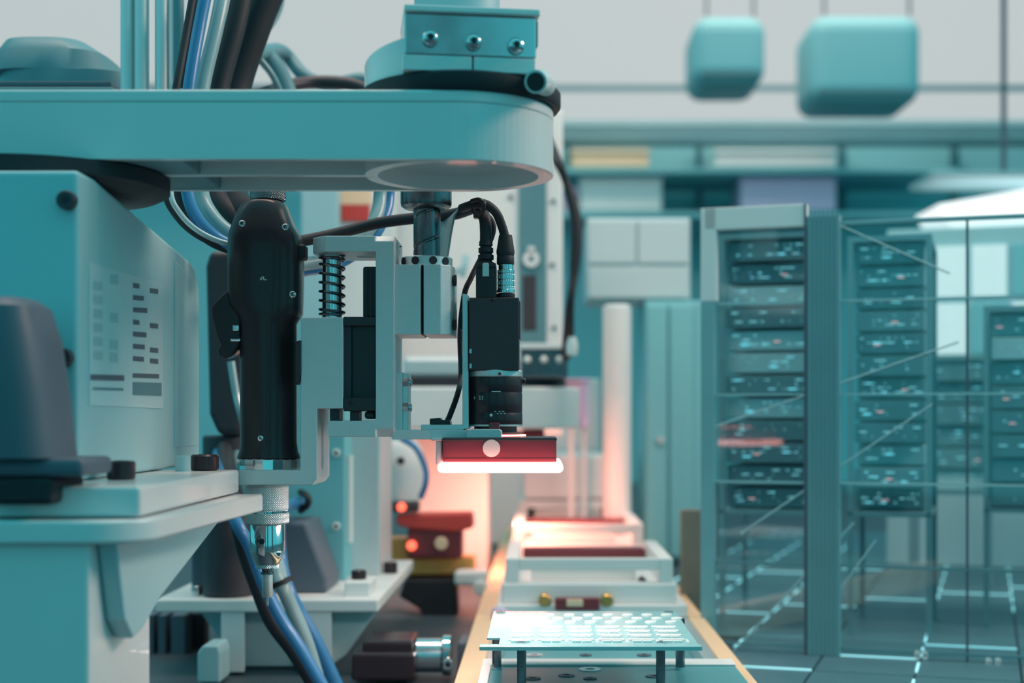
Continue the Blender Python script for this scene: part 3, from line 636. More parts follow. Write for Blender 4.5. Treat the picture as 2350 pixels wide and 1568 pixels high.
po = bpy.data.objects.new('ring_light_glow', pt); C.objects.link(po); po.location = P(1146, 1092, RY+.035)

# ------------------------------------------------------------------ left drive cabinet on its mounting bracket
XS, Y0c, Y1c = -0.25, 0.767, 1.04
dc = thing('drive_cabinet', 'pale teal drive cabinet with a printed side label at the left', 'cabinet', (-0.33, 0.9, -0.036))
zt_ = 0.1345
side = []
for k_ in range(9):
    a = PI/2*k_/8; side.append((Y1c-0.03+0.03*math.sin(a), zt_-0.022-0.03+0.03*math.cos(a)))
MB().prismx([(Y0c, -0.034), (Y1c, -0.034)] + side[::-1] + [(Y0c+0.03, zt_), (Y0c, zt_)], -0.42, XS).build('cabinet_body', 'cabteal', dc, 0.003, 3)
MB().prismx([(Y0c+0.20, -0.02), (Y1c-0.006, -0.02), (Y1c-0.006, 0.095), (Y0c+0.20, 0.108)], XS-0.002, XS+0.0006).build('side_cover', 'cabteal', dc, 0.0006)
def sp3(px, py):                                      # a point of the cabinet's side face seen at this pixel
    Y = XS*F/(px-VX); return Y, PZ(py, Y)
lb = MB().prismx([sp3(203, 602), sp3(203, 930), sp3(372, 938), sp3(372, 652)], XS, XS+0.0006).build('printed_label', 'labelteal', dc)
def mark(px0, px1, py, h, m='teal'):
    MB().prismx([sp3(px0, py-h/2), sp3(px0, py+h/2), sp3(px1, py+h/2+2), sp3(px1, py-h/2+2)], XS+0.0005, XS+0.0009).build('printed_mark', m, lb)
for k_ in range(6): mark(212, 232, 655+k_*32, 20, 'labelmark')
for py in (640, 728, 790, 820): mark(250, 268, py, 22, 'labelmark')
for k_, wd in enumerate((14, 24, 32, 14, 30, 26, 24)): mark(303, 303+wd, 655+k_*28, 11, 'slate')
for py in (667, 747, 803, 828): mark(342, 360, py, 11, 'slate')
mark(205, 282, 866, 13, 'slate'); mark(302, 362, 862, 10, 'slate'); mark(302, 368, 892, 30, 'dteal'); mark(210, 280, 892, 6, 'dteal')
for px, py in ((158, 462), (150, 822)): capscrew(dc, P(px, py, Y0c), 22*Y0c/F, 0.006, 'y', 'charcoal', 'cap_screw')
mo = thing('servo_motor', 'dark slate rounded motor at the far left edge in front of the cabinet', 'motor', P(20, 1155, .66))
MB().loft([(PZ(1052, .70), PXx(10, .70), .722, .025, .030, 3), (PZ(900, .70), PXx(5, .70), .722, .022, .030, 3), (PZ(780, .70), PXx(0, .70), .722, .019, .030, 3), (PZ(700, .70), PXx(-5, .70), .722, .015, .026, 3), (PZ(680, .70), PXx(-8, .70), .722, .010, .02, 2.5)], 40).build('motor_body', 'slate', mo)
MB().pbox(-60, 190, 1052, 1095, .70, .05).build('motor_flange', 'slate', mo, 0.003)
MB().pbox(-60, 120, 1095, 1160, .70, .05).build('motor_foot', 'rubber', mo, 0.003)
mb_ = thing('mounting_bracket', 'heavy pale cast bracket with rib and column under the drive cabinet', 'bracket', (-0.27, 0.82, ZD))
MB().box(-0.42, -0.202, .715, .95, -0.0500, -0.0345).build('block', 'paint', mb_, 0.002)
poly = [(-0.46, .700)] + [(-0.1956+0.0-0.03+0.03*math.sin(a), .700+0.03-0.03*math.cos(a)) for a in [PI/2*i/8 for i in range(9)]] + [(-0.186, .950), (-0.46, .950)]
MB().prismz(poly, -0.0625, -0.0508, True).build('shelf_slab', 'paint', mb_, 0.0015)
MB().prismx([(.715, -0.0625), (.945, -0.0625), (.945, -0.0690), (.80, -0.1010), (.765, -0.1130), (.745, -0.1160), (.730, -0.1040)], -0.224, -0.214).build('gusset_rib', 'teal', mb_, 0.0015)
MB().box(-0.40, -0.2245, .705, .815, ZD, -0.0625).build('column', 'paint', mb_, 0.002)
MB().box(-0.60, -0.4005, .69, .80, ZD, -0.0625).build('base_block', 'slate', mb_, 0.002)
for px, py in ((278, 1101), (470, 1080)):
    Y = -0.0345*F/(VY-py)*1.0; capscrew(mb_, (PXx(px, Y), Y, -0.0345), 32*Y/F, 0.0105, 'z', 'black', 'cap_bolt')
MB().cyl((PXx(420, .92), .92, -0.0345), 0.005, 0.010, 'z', 20).build('dowel', 'teal', mb_)

# ------------------------------------------------------------------ second station behind, left of the conveyor
SB = 1.30
st = thing('station_bracket', 'white shelf bracket of the second station behind the screwdriver tip', 'bracket', (PXx(620, SB), 1.48, ZD))
XR2 = PXx(868, SB)
MB().box(PXx(355, SB), XR2, SB, 1.66, PZ(1406, SB), PZ(1376, SB)).build('shelf', 'panel', st, 0.002)
MB().prism([(PXx(430, SB), PZ(1406, SB)), (PXx(862, SB), PZ(1406, SB)), (PXx(780, SB), PZ(1520, SB)), (PXx(745, SB), ZD), (PXx(500, SB), ZD), (PXx(500, SB), PZ(1500, SB))], 1.335, 1.36).build('gusset', 'teal', st, 0.001)
MB().prismz([(PXx(505, SB), 1.302), (PXx(560, SB), 1.302), (PXx(545, SB), 1.336), (PXx(520, SB), 1.336)], ZD, PZ(1406, SB)).build('rib', 'paint', st, 0.001)
MB().prismz([(PXx(700, SB), 1.302), (PXx(760, SB), 1.302), (PXx(750, SB), 1.336), (PXx(715, SB), 1.336)], ZD, PZ(1406, SB)).build('rib', 'paint', st, 0.001)
MB().pbox(790, 850, 1336, 1378, 1.32, .05).build('mounting_block', 'panel', st, 0.002)
c = P(440, 1352, 1.31); capscrew(st, (c.x, 1.33, PZ(1376, SB)), 0.005, 0.009, 'z', 'steel', 'cap_bolt')
c = P(822, 1330, 1.34); capscrew(st, (c.x, 1.345, PZ(1336, 1.32)), 0.0072, 0.0085, 'z', 'black', 'cap_bolt')
c = P(872, 1290, 1.5); capscrew(st, (XR2-0.012, 1.52, PZ(1376, SB)), 0.0075, 0.012, 'z', 'black', 'cap_bolt')
s2 = thing('station_cabinet', 'teal cabinet with white screws standing on the second station shelf', 'cabinet', (PXx(720, 1.45), 1.55, PZ(1376, SB)))
MB().box(PXx(560, 1.45), PXx(792, 1.45), 1.45, 1.62, PZ(1376, SB), 0.045).build('cabinet_body', 'wallteal', s2, 0.002)
for py in (1040, 1208, 1345): capscrew(s2, P(772, py, 1.45), 9*1.45/F, 0.003, 'y', 'panel', 'screw')
MB().box(PXx(795, 1.50), PXx(872, 1.50), 1.50, 1.62, PZ(1376, SB), 0.02).build('side_wing', 'alu', s2, 0.002)
MB().cyl((PXx(801, 1.46), 1.462, PZ(1245, 1.46)), 9*1.46/F, 200*1.46/F, 'z', 20).build('sight_tube', 'panel', s2)
tag(MB().pprism([(438,1362),(438,1240),(470,1200),(700,1200),(748,1330),(748,1362)], 1.345, .09).build('valve_box', 'slate', None, 0.003), 'dark slate valve box on the second station shelf', 'box')
tag(MB().pprism([(470,610),(480,575),(550,575),(560,700),(556,1000),(500,1000),(478,950)], 1.30, .05).build('cable_duct', 'charcoal', None, 0.006, 3), 'dark upright cable duct behind the screwdriver', 'duct')
tag(MB().cyl((PXx(525, 1.33), 1.33, PZ(1376, SB)), 0.024, PZ(1000, 1.3)-PZ(1376, SB), 'z', 32, 0.002).build('duct_post', 'charcoal'), 'dark round post carrying the cable duct', 'post')
tag(MB().tube([P(530,830,1.22), P(541,900,1.22), P(556,960,1.22), P(575,1010,1.25)], 9*1.22/F, 12).build('steel_pipe', 'silver'), 'pale bent pipe left of the screwdriver body', 'pipe')
# lower hoses
for nm, pts, r, m, lbx in (
    ('air_hose', [(515,1030,1.30),(522,1110,1.20),(545,1190,1.16),(565,1270,1.16),(592,1345,1.16),(625,1425,1.16),(680,1500,1.16),(740,1600,1.16)], 20, 'rubber', 'black hose running down behind the screwdriver tip'),
    ('air_hose', [(500,1040,1.30),(508,1120,1.16),(540,1195,1.12),(575,1260,1.12),(605,1340,1.12),(645,1420,1.12),(690,1490,1.12),(755,1600,1.12)], 14, 'blue', 'blue hose passing right behind the screwdriver bit'),
    ('air_hose', [(540,1040,1.32),(570,1120,1.22),(600,1200,1.20),(635,1290,1.20),(648,1345,1.18),(672,1400,1.18),(705,1480,1.18),(740,1600,1.18)], 17, 'tealhose', 'grey teal hose between the two lower blue hoses'),
    ('air_hose', [(690,1152,1.43),(655,1165,1.34),(640,1200,1.26),(645,1290,1.24),(660,1350,1.22),(690,1410,1.22),(730,1480,1.22),(785,1600,1.22)], 16, 'blue', 'blue hose at the right edge of the lower bundle')):
    hose(nm, pts, r*1.16/F, m, lbx, 'hose', 'lower hose bundle')
tag(MB().ring(P(648, 1342, 1.17), 0.0085, 0.0105, 0.004, 'z', 28).rot(-0.4, P(648, 1342, 1.17), 'Y').build('hose_tie', 'rubber'), 'black tie around the lower hoses by the bit', 'cable tie')
tag(MB().tube([P(690,1130,1.42), P(705,1140,1.40), P(706,1158,1.40), P(690,1172,1.42)], 0.0035, 12).build('cable_grip', 'rubber'), 'black curved cable grip on the teal cabinet by the knurled nut', 'cable grip')
# aluminium profile left of the gusset
pr = thing('profile_post', 'dark slotted aluminium profile post below the shelf', 'post', (PXx(395, 1.42), 1.42, ZD))
for a, b in ((332, 352), (362, 380), (392, 425)): MB().pbox(a, b, 1412, 1560, 1.42, .03).build('post_web', 'slate', pr, 0.001)
MB().pbox(330, 470, 1408, 1565, 1.452, .02).build('post_back', 'charcoal', pr, 0.001)
vb = tag(MB().pprism([(452,1500),(465,1482),(500,1482),(505,1500),(505,1568),(452,1568)], 1.25, .04).build('junction_box', 'teal', None, 0.002), 'small teal junction box low on the deck', 'box')
# motor on the deck
mt = thing('stepper_motor', 'black square motor with steel coupling low beside the conveyor', 'motor', (PXx(875, 1.26), 1.28, ZD))
MB().pbox(830, 948, 1472, 1560, 1.26, .06).build('motor_body', 'black', mt, 0.003)
MB().pbox(805, 950, 1500, 1563, 1.25, .05).build('motor_flange', 'black', mt, 0.003)
MB().cyl(P(955, 1504, 1.285), 0.0155, 0.024, 'x', 36, 0.001).build('coupling', 'steel', mt)
MB().cyl(P(1016, 1504, 1.285), 0.0185, 0.008, 'x', 36, 0.001).build('coupling_ring', 'chrome', mt)
capscrew(mt, P(1028, 1525, 1.262), 0.005, 0.003, 'y', 'chrome', 'clamp_screw')
MB().pbox(1050, 1110, 1475, 1590, 1.30, .05).build('motor_mount', 'slate', mt, 0.002)
# tool of the second robot and sensor head
t2 = thing('gripper_tool', 'pale lilac grey pneumatic tool with blue hose arc', 'gripper', P(915, 1160, 1.7))
MB().loft([(PZ(1150, 1.7), PXx(925, 1.7), 1.72, .024, .024, 2), (PZ(1080, 1.7), PXx(922, 1.7), 1.72, .026, .026, 2), (PZ(1030, 1.7), PXx(915, 1.7), 1.72, .026, .026, 2.5), (PZ(1012, 1.7), PXx(912, 1.7), 1.72, .020, .020, 2.5)], 36).build('tool_body', 'panel', t2)
MB().pbox(862, 905, 1035, 1150, 1.70, .05).build('tool_flange', 'lilac', t2, 0.003)
for px, py in ((873, 1056), (920, 1058)): capscrew(t2, P(px, py, 1.69), 9*1.7/F, 0.004, 'y', 'charcoal', 'port')
MB().pbox(858, 960, 1152, 1176, 1.69, .03).build('sensor_bar', 'charcoal', t2, 0.003)
MB().lathe([(10*1.69/F, 0), (10*1.69/F, 0.004), (6*1.69/F, 0.008)], P(922, 1164, 1.69), 20, 'y').build('indicator_lamp', 'ledr', t2)
hose('air_hose', [(920,1006,1.66),(955,1030,1.66),(976,1075,1.66),(977,1110,1.66),(966,1142,1.67)], 7*1.66/F, 'blue', 'blue hose arc beside the lilac grey tool', 'hose')
sn = thing('sensor_head', 'orange bracket with a dark red camera head beyond the conveyor edge', 'sensor', P(975, 1320, 1.72))
MB().pprism([(860,1238),(935,1238),(940,1280),(1088,1280),(1090,1318),(905,1322),(860,1290)], 1.72, .05).build('orange_bracket', 'orange', sn, 0.003)
MB().pbox(935, 1060, 1212, 1282, 1.70, .05).build('head_body', 'dred', sn, 0.003)
MB().pprism([(908,1182),(1082,1178),(1086,1212),(1045,1222),(940,1214),(910,1206)], 1.695, .05).build('head_cover', 'red', sn, 0.003)
MB().cyl(P(1013, 1247, 1.70), 15*1.7/F, 0.006, 'y', 28, 0.001).build('head_lens', 'peach', sn)
MB().cyl(P(945, 1252, 1.70), 11*1.7/F, 0.005, 'y', 24, 0.001).build('indicator_lamp', 'ledr', sn)
MB().pprism([(930,1330),(1045,1330),(1050,1432),(975,1440),(965,1400),(915,1370)], 1.70, .06).build('head_mount', 'rubber', sn, 0.003)
MB().box(PXx(965, 1.72), PXx(985, 1.72), 1.72, 1.75, ZD, PZ(1432, 1.6)).build('head_post', 'charcoal', sn, 0.001)
MB().pbox(1042, 1118, 1312, 1345, 1.68, .04).build('white_block', 'panel', sn, 0.004)
MB().cyl(P(1104, 1345, 1.70), 16*1.7/F, 0.03, 'y', 28, 0.001).build('white_knob', 'panel', sn)
# grey channel along the deck
tag(MB().pbox(880, 1080, 1420, 1462, 1.72, .08).build('cable_trunking', 'alu', None, 0.002), 'grey cable trunking lying low behind the black motor', 'trunking')

# ------------------------------------------------------------------ second robot, white housing behind the tools
r2 = thing('robot_housing', 'tall white robot housing with a dark lock strip behind the camera', 'housing', (PXx(1000, 2.0), 2.1, ZD))
MB().pbox(905, 1292, 250, 1000, 2.0, .2).build('housing_body', 'panel', r2, 0.004)
ls = MB().pbox(1190, 1254, 300, 797, 1.996, .01).build('lock_strip', 'dteal', r2, 0.001)
MB().pbox(1198, 1232, 630, 760, 1.995, .004).build('dark_inset', 'charcoal', ls, 0.004)
lk = MB().ring(P(1219, 595, 1.994), 0.004, 0.0115, 0.004, 'y', 36).build('key_ring', 'panel', ls)
MB().pbox(1211, 1227, 566, 582, 1.99, .004).build('key_stem', 'panel', lk, 0.001)
for px, py in ((1172,452),(1270,462),(1268,608),(1272,752),(1172,608)): MB().cyl(P(px, py, 2.0), 5*2/F, 0.003, 'y', 16).build('rivet', 'slate', r2)
MB().box(PXx(940, 2.05), PXx(1120, 2.05), 2.05, 2.19, ZD, PZ(1000, 2.0)+0.001).build('pedestal', 'panel', r2, 0.004)
hd = MB().tube([P(1048,622,1.985), P(1062,618,1.975)], 0.004, 12, 1).build('handle_stem', 'teal', r2)
MB().tube([P(1070,588,1.975), P(1066,612,1.972), P(1060,636,1.975)], 0.0052, 12).build('handle_grip', 'teal', hd)
a2 = thing('industrial_robot', 'pale rear robot arm with three screw clamp behind the lens', 'robot arm', P(1120, 985, 1.85))
AC2 = P(1225, 885, 1.86); rr2 = 0.06
pts2 = [(AC2.x + rr2*math.cos(a), 1.86 + rr2*math.sin(a)) for a in [(-PI/2 + PI*i/24) for i in range(25)]]
MB().prismz([(PXx(880, 1.8), 1.80)] + pts2 + [(PXx(880, 1.8), 1.92)], PZ(985, 1.8), PZ(888, 1.8), True).build('arm_body', 'panel', a2, 0.003)
MB().prismz([(PXx(905, 1.8), 1.815)] + [(AC2.x-.005 + .047*math.cos(a), 1.86 + .047*math.sin(a)) for a in [(-PI/2 + PI*i/24) for i in range(25)]] + [(PXx(905, 1.8), 1.905)], PZ(888, 1.8), PZ(868, 1.8), True).build('arm_shade_band', 'rubber', a2, 0.001)  # black band puts the shadow below the arm cover into colour
MB().pbox(925, 1190, 818, 868, 1.83, .06).build('arm_cover', 'alu', a2, 0.006)
c2_ = MB().pbox(1194, 1303, 800, 868, 1.80, .05).build('clamp_block', 'dsteel', a2, 0.002)
MB().pbox(1192, 1304, 788, 801, 1.797, .055).build('clamp_top_plate', 'panel', c2_, 0.001)
for px in (1210, 1248, 1284): MB().lathe([(9*1.8/F, 0), (8.5*1.8/F, 0.003), (4*1.8/F, 0.006)], P(px, 826, 1.80), 20, 'y').build('dome_screw', 'panel', c2_)
hose('black_cable', [(1235,300,1.995),(1250,315,1.8),(1276,365,1.7),(1300,420,1.7),(1322,510,1.7),(1318,620,1.7),(1308,700,1.7),(1303,790,1.75),(1300,820,1.80)], lambda t: (9+5*math.sin(t*9)**2)*1.7/F, 'rubber', 'black cable hanging right of the white housing', 'cable')
tag(MB().lathe([(12*1.7/F, 0), (14*1.7/F, 0.012), (8*1.7/F, 0.022)], P(1313, 815, 1.72), 20).build('cable_gland', 'panel'), 'white cable gland at the lower end of the hanging black cable', 'gland')
sm = thing('signal_column', 'teal upright panel with an orange and red tag behind the coil spring', 'panel', (PXx(770, 1.9), 1.95, ZD))
MB().pbox(690, 776, 300, 1000, 1.9, .06).build('column_panel', 'teal', sm, 0.003)
MB().pbox(778, 903, 250, 1000, 1.93, .05).build('white_panel', 'panel', sm, 0.003)
MB().pbox(781, 850, 420, 470, 1.925, .006).build('peach_tag', 'peach', sm, 0.001)
MB().pbox(783, 848, 470, 508, 1.925, .006).build('red_tag', 'red', sm, 0.001)
MB().box(PXx(700, 1.93), PXx(890, 1.93), 1.935, 1.975, ZD, PZ(1000, 1.9)).build('column_foot', 'teal', sm, 0.002)
r3 = thing('ring_light', 'added red lamp under the rear robot arm tinting the background', 'lamp', P(1180, 1045, 1.86))  # hidden red lamp added to tint the background behind the conveyor
MB().pbox(1110, 1250, 990, 1022, 1.82, .08).build('lamp_housing', 'dred', r3, 0.002)
MB().pbox(1106, 1254, 1022, 1034, 1.818, .085).build('lamp_diffuser', 'ring', r3, 0.002)
MB().pbox(1200, 1250, 962, 991, 1.83, .03).build('lamp_camera', 'dred', r3, 0.002)
pl2 = bpy.data.lights.new('added_rear_red_light', 'AREA'); pl2.shape = 'SQUARE'; pl2.size = 0.08; pl2.energy = 1.25; pl2.color = (1.0, 0.30, 0.20)
po2 = bpy.data.objects.new('added_rear_red_light', pl2); C.objects.link(po2); po2.location = P(1180, 1042, 1.86) - Vector((0, 0, 0.028)); po2.rotation_euler = (math.radians(28), 0, 0)
tag(MB().box(PXx(940, 2.62), PXx(1378, 2.62), 2.62, 2.66, ZD, PZ(870, 2.62)).build('machine_backboard', 'panel', None, 0.004), 'white backboard put in to catch the red light at the far end of the conveyor', 'board')  # panel put in to carry the red wash from the added lamp
for nm, a, b, c_, d, Y, m, l_ in (('storage_bin', 1288, 1335, 870, 960, 2.2, 'pink', 'small pink bin right of the rear robot arm'), ('storage_bin', 1330, 1352, 868, 985, 2.25, 'lilac', 'narrow lilac bin right of the pink bin')):
    o = thing(nm, l_, 'bin', P((a+b)/2, d, Y)); MB().pbox(a, b, c_+6, d, Y, .05).build('bin_body', m, o, 0.004); MB().pbox(a-2, b+2, c_, c_+7, Y-.003, .056).build('bin_rim', m, o, 0.001)
    MB().box(PXx((a+b)/2, Y)-0.004, PXx((a+b)/2, Y)+0.004, Y+.02, Y+.03, ZD, PZ(d, Y)).build('bin_stand', 'panel', o)
tag(MB().cyl((PXx(1416, 2.1), 2.1, ZD), 33*2.1/F, PZ(700, 2.1)-ZD, 'z', 32, 0.004).build('white_post', 'panel'), 'white round post standing right of the conveyor', 'post')

# ------------------------------------------------------------------ conveyor, pallets, circuit board
cv = thing('conveyor', 'conveyor with tan left rail running away from the camera', 'conveyor', (0.06, 1.8, ZD))
ZR = -0.202
MB().box(-0.066, -0.046, 0.75, 2.6, ZD, ZR).build('rail', 'tan', cv, 0.001)
MB().box(0.150, 0.166, 0.75, 2.6, ZD, ZR).build('rail', 'tan', cv, 0.001)
MB().box(-0.046, 0.150, 0.75, 2.6, ZD, -0.2165).build('belt', 'fixture', cv, 0.001)
MB().box(-0.046, -0.034, 0.75, 2.6, -0.2165, -0.203).build('guide', 'alu2', cv, 0.001)
MB().box(0.138, 0.150, 0.75, 2.6, -0.2165, -0.203).build('guide', 'alu2', cv, 0.001)
def pallet(Y, D, lbx, first=False):
    p = thing('pallet', lbx, 'pallet', (0.05, Y+D/2, -0.2165), 'conveyor pallets')
    MB().box(-0.0450, 0.1500, Y, Y+D, -0.2030, -0.1900).build('pallet_plate', 'fixture' if first else 'panel', p, 0.0015)
    MB().box(-0.03, 0.135, Y+0.004, Y+D-0.004, -0.2165, -0.2030).build('pallet_skid', 'slate', p)
    return p
p1 = pallet(.875, .235, 'teal fixture pallet under the circuit board', True)
MB().box(-0.0448, -0.0375, .963, 1.084, -0.1900, -0.1885).build('white_edge', 'panel', p1, 0.0006)
MB().box(-0.0450, 0.1500, 1.085, 1.11, -0.1900, -0.1885).build('white_edge', 'panel', p1, 0.0006)
MB().prismz([(-0.0448, .90), (-0.030, .90), (-0.024, .905), (-0.022, .930), (-0.026, .960), (-0.0448, .962)], -0.1900, -0.1870).build('corner_clamp', 'panel', p1, 0.001)
for px, py, r in ((1226,1503,.007),(1354,1536,.0085),(1344,1503,.005),(1478,1503,.006),(1222,1557,.006),(1500,1552,.006),(1354,1557,.005),(1300,1550,.006)):
    Y = -0.1895*F/(VY-py); MB().ring((PXx(px, Y), Y, -0.1903), r*0.45, r, 0.0010, 'z', 28).build('hole_bush', 'alu2' if r > .0065 else 'slate', p1)
ST = [(1197, .950), (1516, .950), (1140, 1.070), (1561, 1.070)]
for px, Y in ST:
    so = MB().cyl((PXx(px, Y), Y, -0.1900), 10.5*Y/F, 0.0385, 'z', 6).build('standoff', 'dsteel', p1)
    MB().cyl((PXx(px, Y), Y, -0.1900), 12*Y/F, 0.002, 'z', 20).build('standoff_foot', 'steel', so)
pcb = thing('circuit_board', 'teal circuit board with white pads standing on four posts', 'circuit board', (0.034, 1.02, -0.1515))
BX0, BX1, BY0, BY1, BZ = -0.0365, 0.1050, .938, 1.100, -0.1500
MB().prismz([(BX0, .967), (BX0+0.009, .967), (BX0+0.009, BY0), (BX1, BY0), (BX1, BY1), (BX0, BY1)], -0.1515, BZ).build('board', 'pcb', pcb, 0.0003)
MB().box(-0.0400, 0.1062, .928, .9385, -0.1525, -0.1497).build('edge_rail', 'pcb', pcb, 0.0004)
pm = MB().box(-0.0043, 0.0043, -0.0026, 0.0026, 0, 0.0009).mesh('solder_pad', 'pad')
pe = MB().cyl((0, 0, 0), 0.0042, 0.0008, 'z', 20).mesh('round_pad', 'pad')
pr_ = MB().box(-0.0030, 0.0030, -0.0016, 0.0016, 0, 0.0014).mesh('chip', 'pad')
lnm = MB().box(-0.0001, 0.0001, -0.006, 0.006, 0, 0.0003).mesh('trace', 'pad')
xs = [BX0+0.0235+0.0203*i for i in range(6)]
for ci, x in enumerate(xs):
    for j in range(8):
        y = .9465 + 0.0098*j
        for sx in (-1, 1): piece('solder_pad' if j % 2 else 'chip', pm if j % 2 else pr_, pcb, (x + sx*0.0043*(1 if j % 2 else .8), y, BZ))
    for q in range(3):
        piece('trace', lnm, pcb, (x+0.0098+0.0007*q, .953, BZ)); 
for i in range(9):
    for j in range(3):
        piece('round_pad', pe, pcb, (BX0+0.014+0.0148*i+(0.006 if j % 2 else 0), 1.040+0.019*j, BZ))
for x, y in ((BX0+0.006, 1.092), (BX1-0.006, 1.092), (PXx(1197, .950), .9435), (PXx(1516, .950), .9435)):
    h = MB().ring((x, y, BZ), 0.0018, 0.0036, 0.0008, 'z', 24).build('mounting_hole', 'steel', pcb)
    MB().cyl((x, y, BZ-0.0002), 0.0019, 0.0006, 'z', 16).build('screw_head', 'charcoal', h)
# pallets further along
def far_pallet(Y, D, lbx, h):
    p = pallet(Y, D, lbx)
    MB().box(-0.040, 0.140, Y+0.010, Y+D-0.010, -0.1900, -0.1900+h*0.45).build('frame', 'panel', p, 0.002)
    fr = MB(); z0, z1 = -0.1900+h*0.45, -0.1900+h
    MB().box(-0.0218, 0.1218, Y+0.012, Y+0.022, z1-0.012, z1).build('cross_bar', 'panel', p, 0.001)
    MB().box(-0.036, -0.022, Y+0.012, Y+D-0.012, z0, z1).build('side_wall', 'panel', p, 0.001)
    MB().box(0.122, 0.136, Y+0.012, Y+D-0.012, z0, z1).build('side_wall', 'panel', p, 0.001)
    MB().box(-0.020, 0.120, Y+D-0.05, Y+D-0.02, z0, z1-0.006).build('inner_block', 'dred', p, 0.002)
    MB().box(-0.010, 0.10, Y+0.04, Y+0.05, z0, z1-0.008).build('inner_bar', 'panel', p, 0.002)
    return p
p2 = far_pallet(1.44, .24, 'white pallet with brass knobs just behind the circuit board', .046)
for px in (1250, 1393):
    MB().cyl((PXx(px, 1.44), 1.452, PZ(1378, 1.44)), 14*1.44/F, 0.016, 'y', 24, 0.001).build('brass_knob', 'brass', p2)
    MB().cyl((PXx(px, 1.44), 1.445, -0.203), 0.004, 0.02, 'z', 16).build('knob_stem', 'steel', p2)
cn = MB().pbox(1274, 1376, 1374, 1402, 1.435, .012).build('connector', 'dred', p2, 0.001)
MB().pbox(1300, 1338, 1376, 1393, 1.433, .006).build('connector_label', 'peach', cn, 0.001)
far_pallet(1.86, .24, 'second white pallet from the circuit board', .050)
p4 = far_pallet(2.30, .24, 'farthest white pallet below the rear panel', .055)
tag(MB().box(-0.030, 0.125, 2.33, 2.5, -0.1345, -0.060).build('white_carton', 'panel', None, 0.006), 'white carton riding on the farthest pallet', 'carton')
lp = thing('lever_clamp', 'black lever clamp standing at the right conveyor rail', 'clamp', (PXx(1480, 1.50), 1.5, ZR))
MB().pprism([(1462,1400),(1466,1330),(1478,1325),(1490,1340),(1494,1375),(1525,1400)], 1.47, .02).build('lever', 'black', lp, 0.002)
MB().cyl(P(1500, 1360, 1.475), 12*1.47/F, 0.012, 'y', 20, 0.001).build('ball_knob', 'chrome', lp)
MB().cyl(P(1457, 1380, 1.475), 10*1.47/F, 0.012, 'y', 20, 0.001).build('pivot', 'steel', lp)
hk = tag(MB().lathe([(0.007, 0), (0.0085, 0.002), (0.0085, 0.009), (0.006, 0.013)], (-0.041, 1.42, -0.203), 24).build('rail_stop', 'lilac'), 'small lilac round stop on the left conveyor guide', 'stop')
tag(MB().box(-0.045, -0.0335, 0.885, 0.905, -0.203, -0.199).build('rail_tab', 'alu2', None, 0.0008), 'pale metal tab on the left conveyor guide at the bottom', 'tab')

# ------------------------------------------------------------------ teal cabinets and guard on the right
tc = thing('control_cabinet', 'tall teal control cabinet between the white post and the glass guard', 'cabinet', (PXx(1520, 2.3), 2.4, ZD))
MB().box(PXx(1480, 2.3), PXx(1640, 2.3), 2.3, 2.5, ZD, PZ(690, 2.3)).build('cabinet_body', 'wallteal', tc, 0.004)
for a, b in ((1484, 1532), (1537, 1592)): MB().pbox(a, b, 700, 1280, 2.292, .008).build('cabinet_door', 'wallteal', tc, 0.003)
MB().cyl(P(1516, 1010, 2.292), 0.006, 0.006, 'y', 16).build('door_knob', 'alu', tc)
tp = thing('wall_cabinet', 'pale upper cabinet standing on the teal control cabinet', 'cabinet', P(1455, 690, 2.32))
MB().pbox(1345, 1585, 500, 690, 2.32, .15).build('cabinet_body', 'palecab', tp, 0.004)
for a, b in ((1350, 1460), (1465, 1580)): MB().pbox(a, b, 506, 605, 2.314, .006).build('cabinet_door', 'palecab', tp, 0.002)
MB().pbox(1350, 1580, 612, 684, 2.314, .006).build('flap', 'palecab', tp, 0.002)
wp = tag(MB().box(PXx(1562, 1.62), PXx(1618, 1.62), 1.62, 1.632, ZD, PZ(1170, 1.62)).build('wood_strip', 'brown', None, 0.002), 'upright brown strip between conveyor and glass guard', 'strip')
GH0, GH1 = ZD, PZ(492, 1.40)
gd = thing('glass_guard', 'framed glass guard with pale top rail in front of the electronics racks', 'guard', (0.28, 1.40, ZD))
def gbox(u0, u1, v0, v1, z0, z1):
    b = MB().box(u0, u1, v0, v1, z0, z1); b.v = [Vector((*rotp(v.x, v.y), v.z)) for v in b.v]; return b
uL, uR, uP0, uP1 = -0.118, 0.42, -0.0155, 0.0165
gbox(uP0, uP1, -0.006, 0.006, GH0, 0.200).build('fluted_post', 'guardpost', gd, 0.0008)
for q in range(7): gbox(uP0+0.003+q*0.0042, uP0+0.0045+q*0.0042, -0.0072, -0.006, GH0, 0.205).build('post_flute', 'rack', gd)
gbox(uL-0.004, uL+0.010, -0.006, 0.006, GH0, PZ(690, 1.42)).build('end_post', 'guardpost', gd, 0.0008)
gbox(uL-0.004, uL+0.012, -0.006, 0.006, PZ(690, 1.42), 0.212).build('end_post_cap', 'panel', gd, 0.0008)
gbox(uL, uP0, -0.006, 0.006, 0.190, 0.212).build('top_rail', 'panel', gd, 0.0008)
gbox(uP1, uR, -0.002, 0.004, 0.190, 0.194).build('top_rail', 'guardpost', gd, 0.0004)
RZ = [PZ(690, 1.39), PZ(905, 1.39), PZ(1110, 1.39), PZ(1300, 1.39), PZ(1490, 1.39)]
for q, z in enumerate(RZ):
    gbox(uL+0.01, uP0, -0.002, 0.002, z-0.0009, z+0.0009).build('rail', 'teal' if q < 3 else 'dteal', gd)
    gbox(uP1, uR, -0.002, 0.002, z-0.0011, z+0.0011).build('rail', 'teal' if q < 3 else 'dteal', gd)
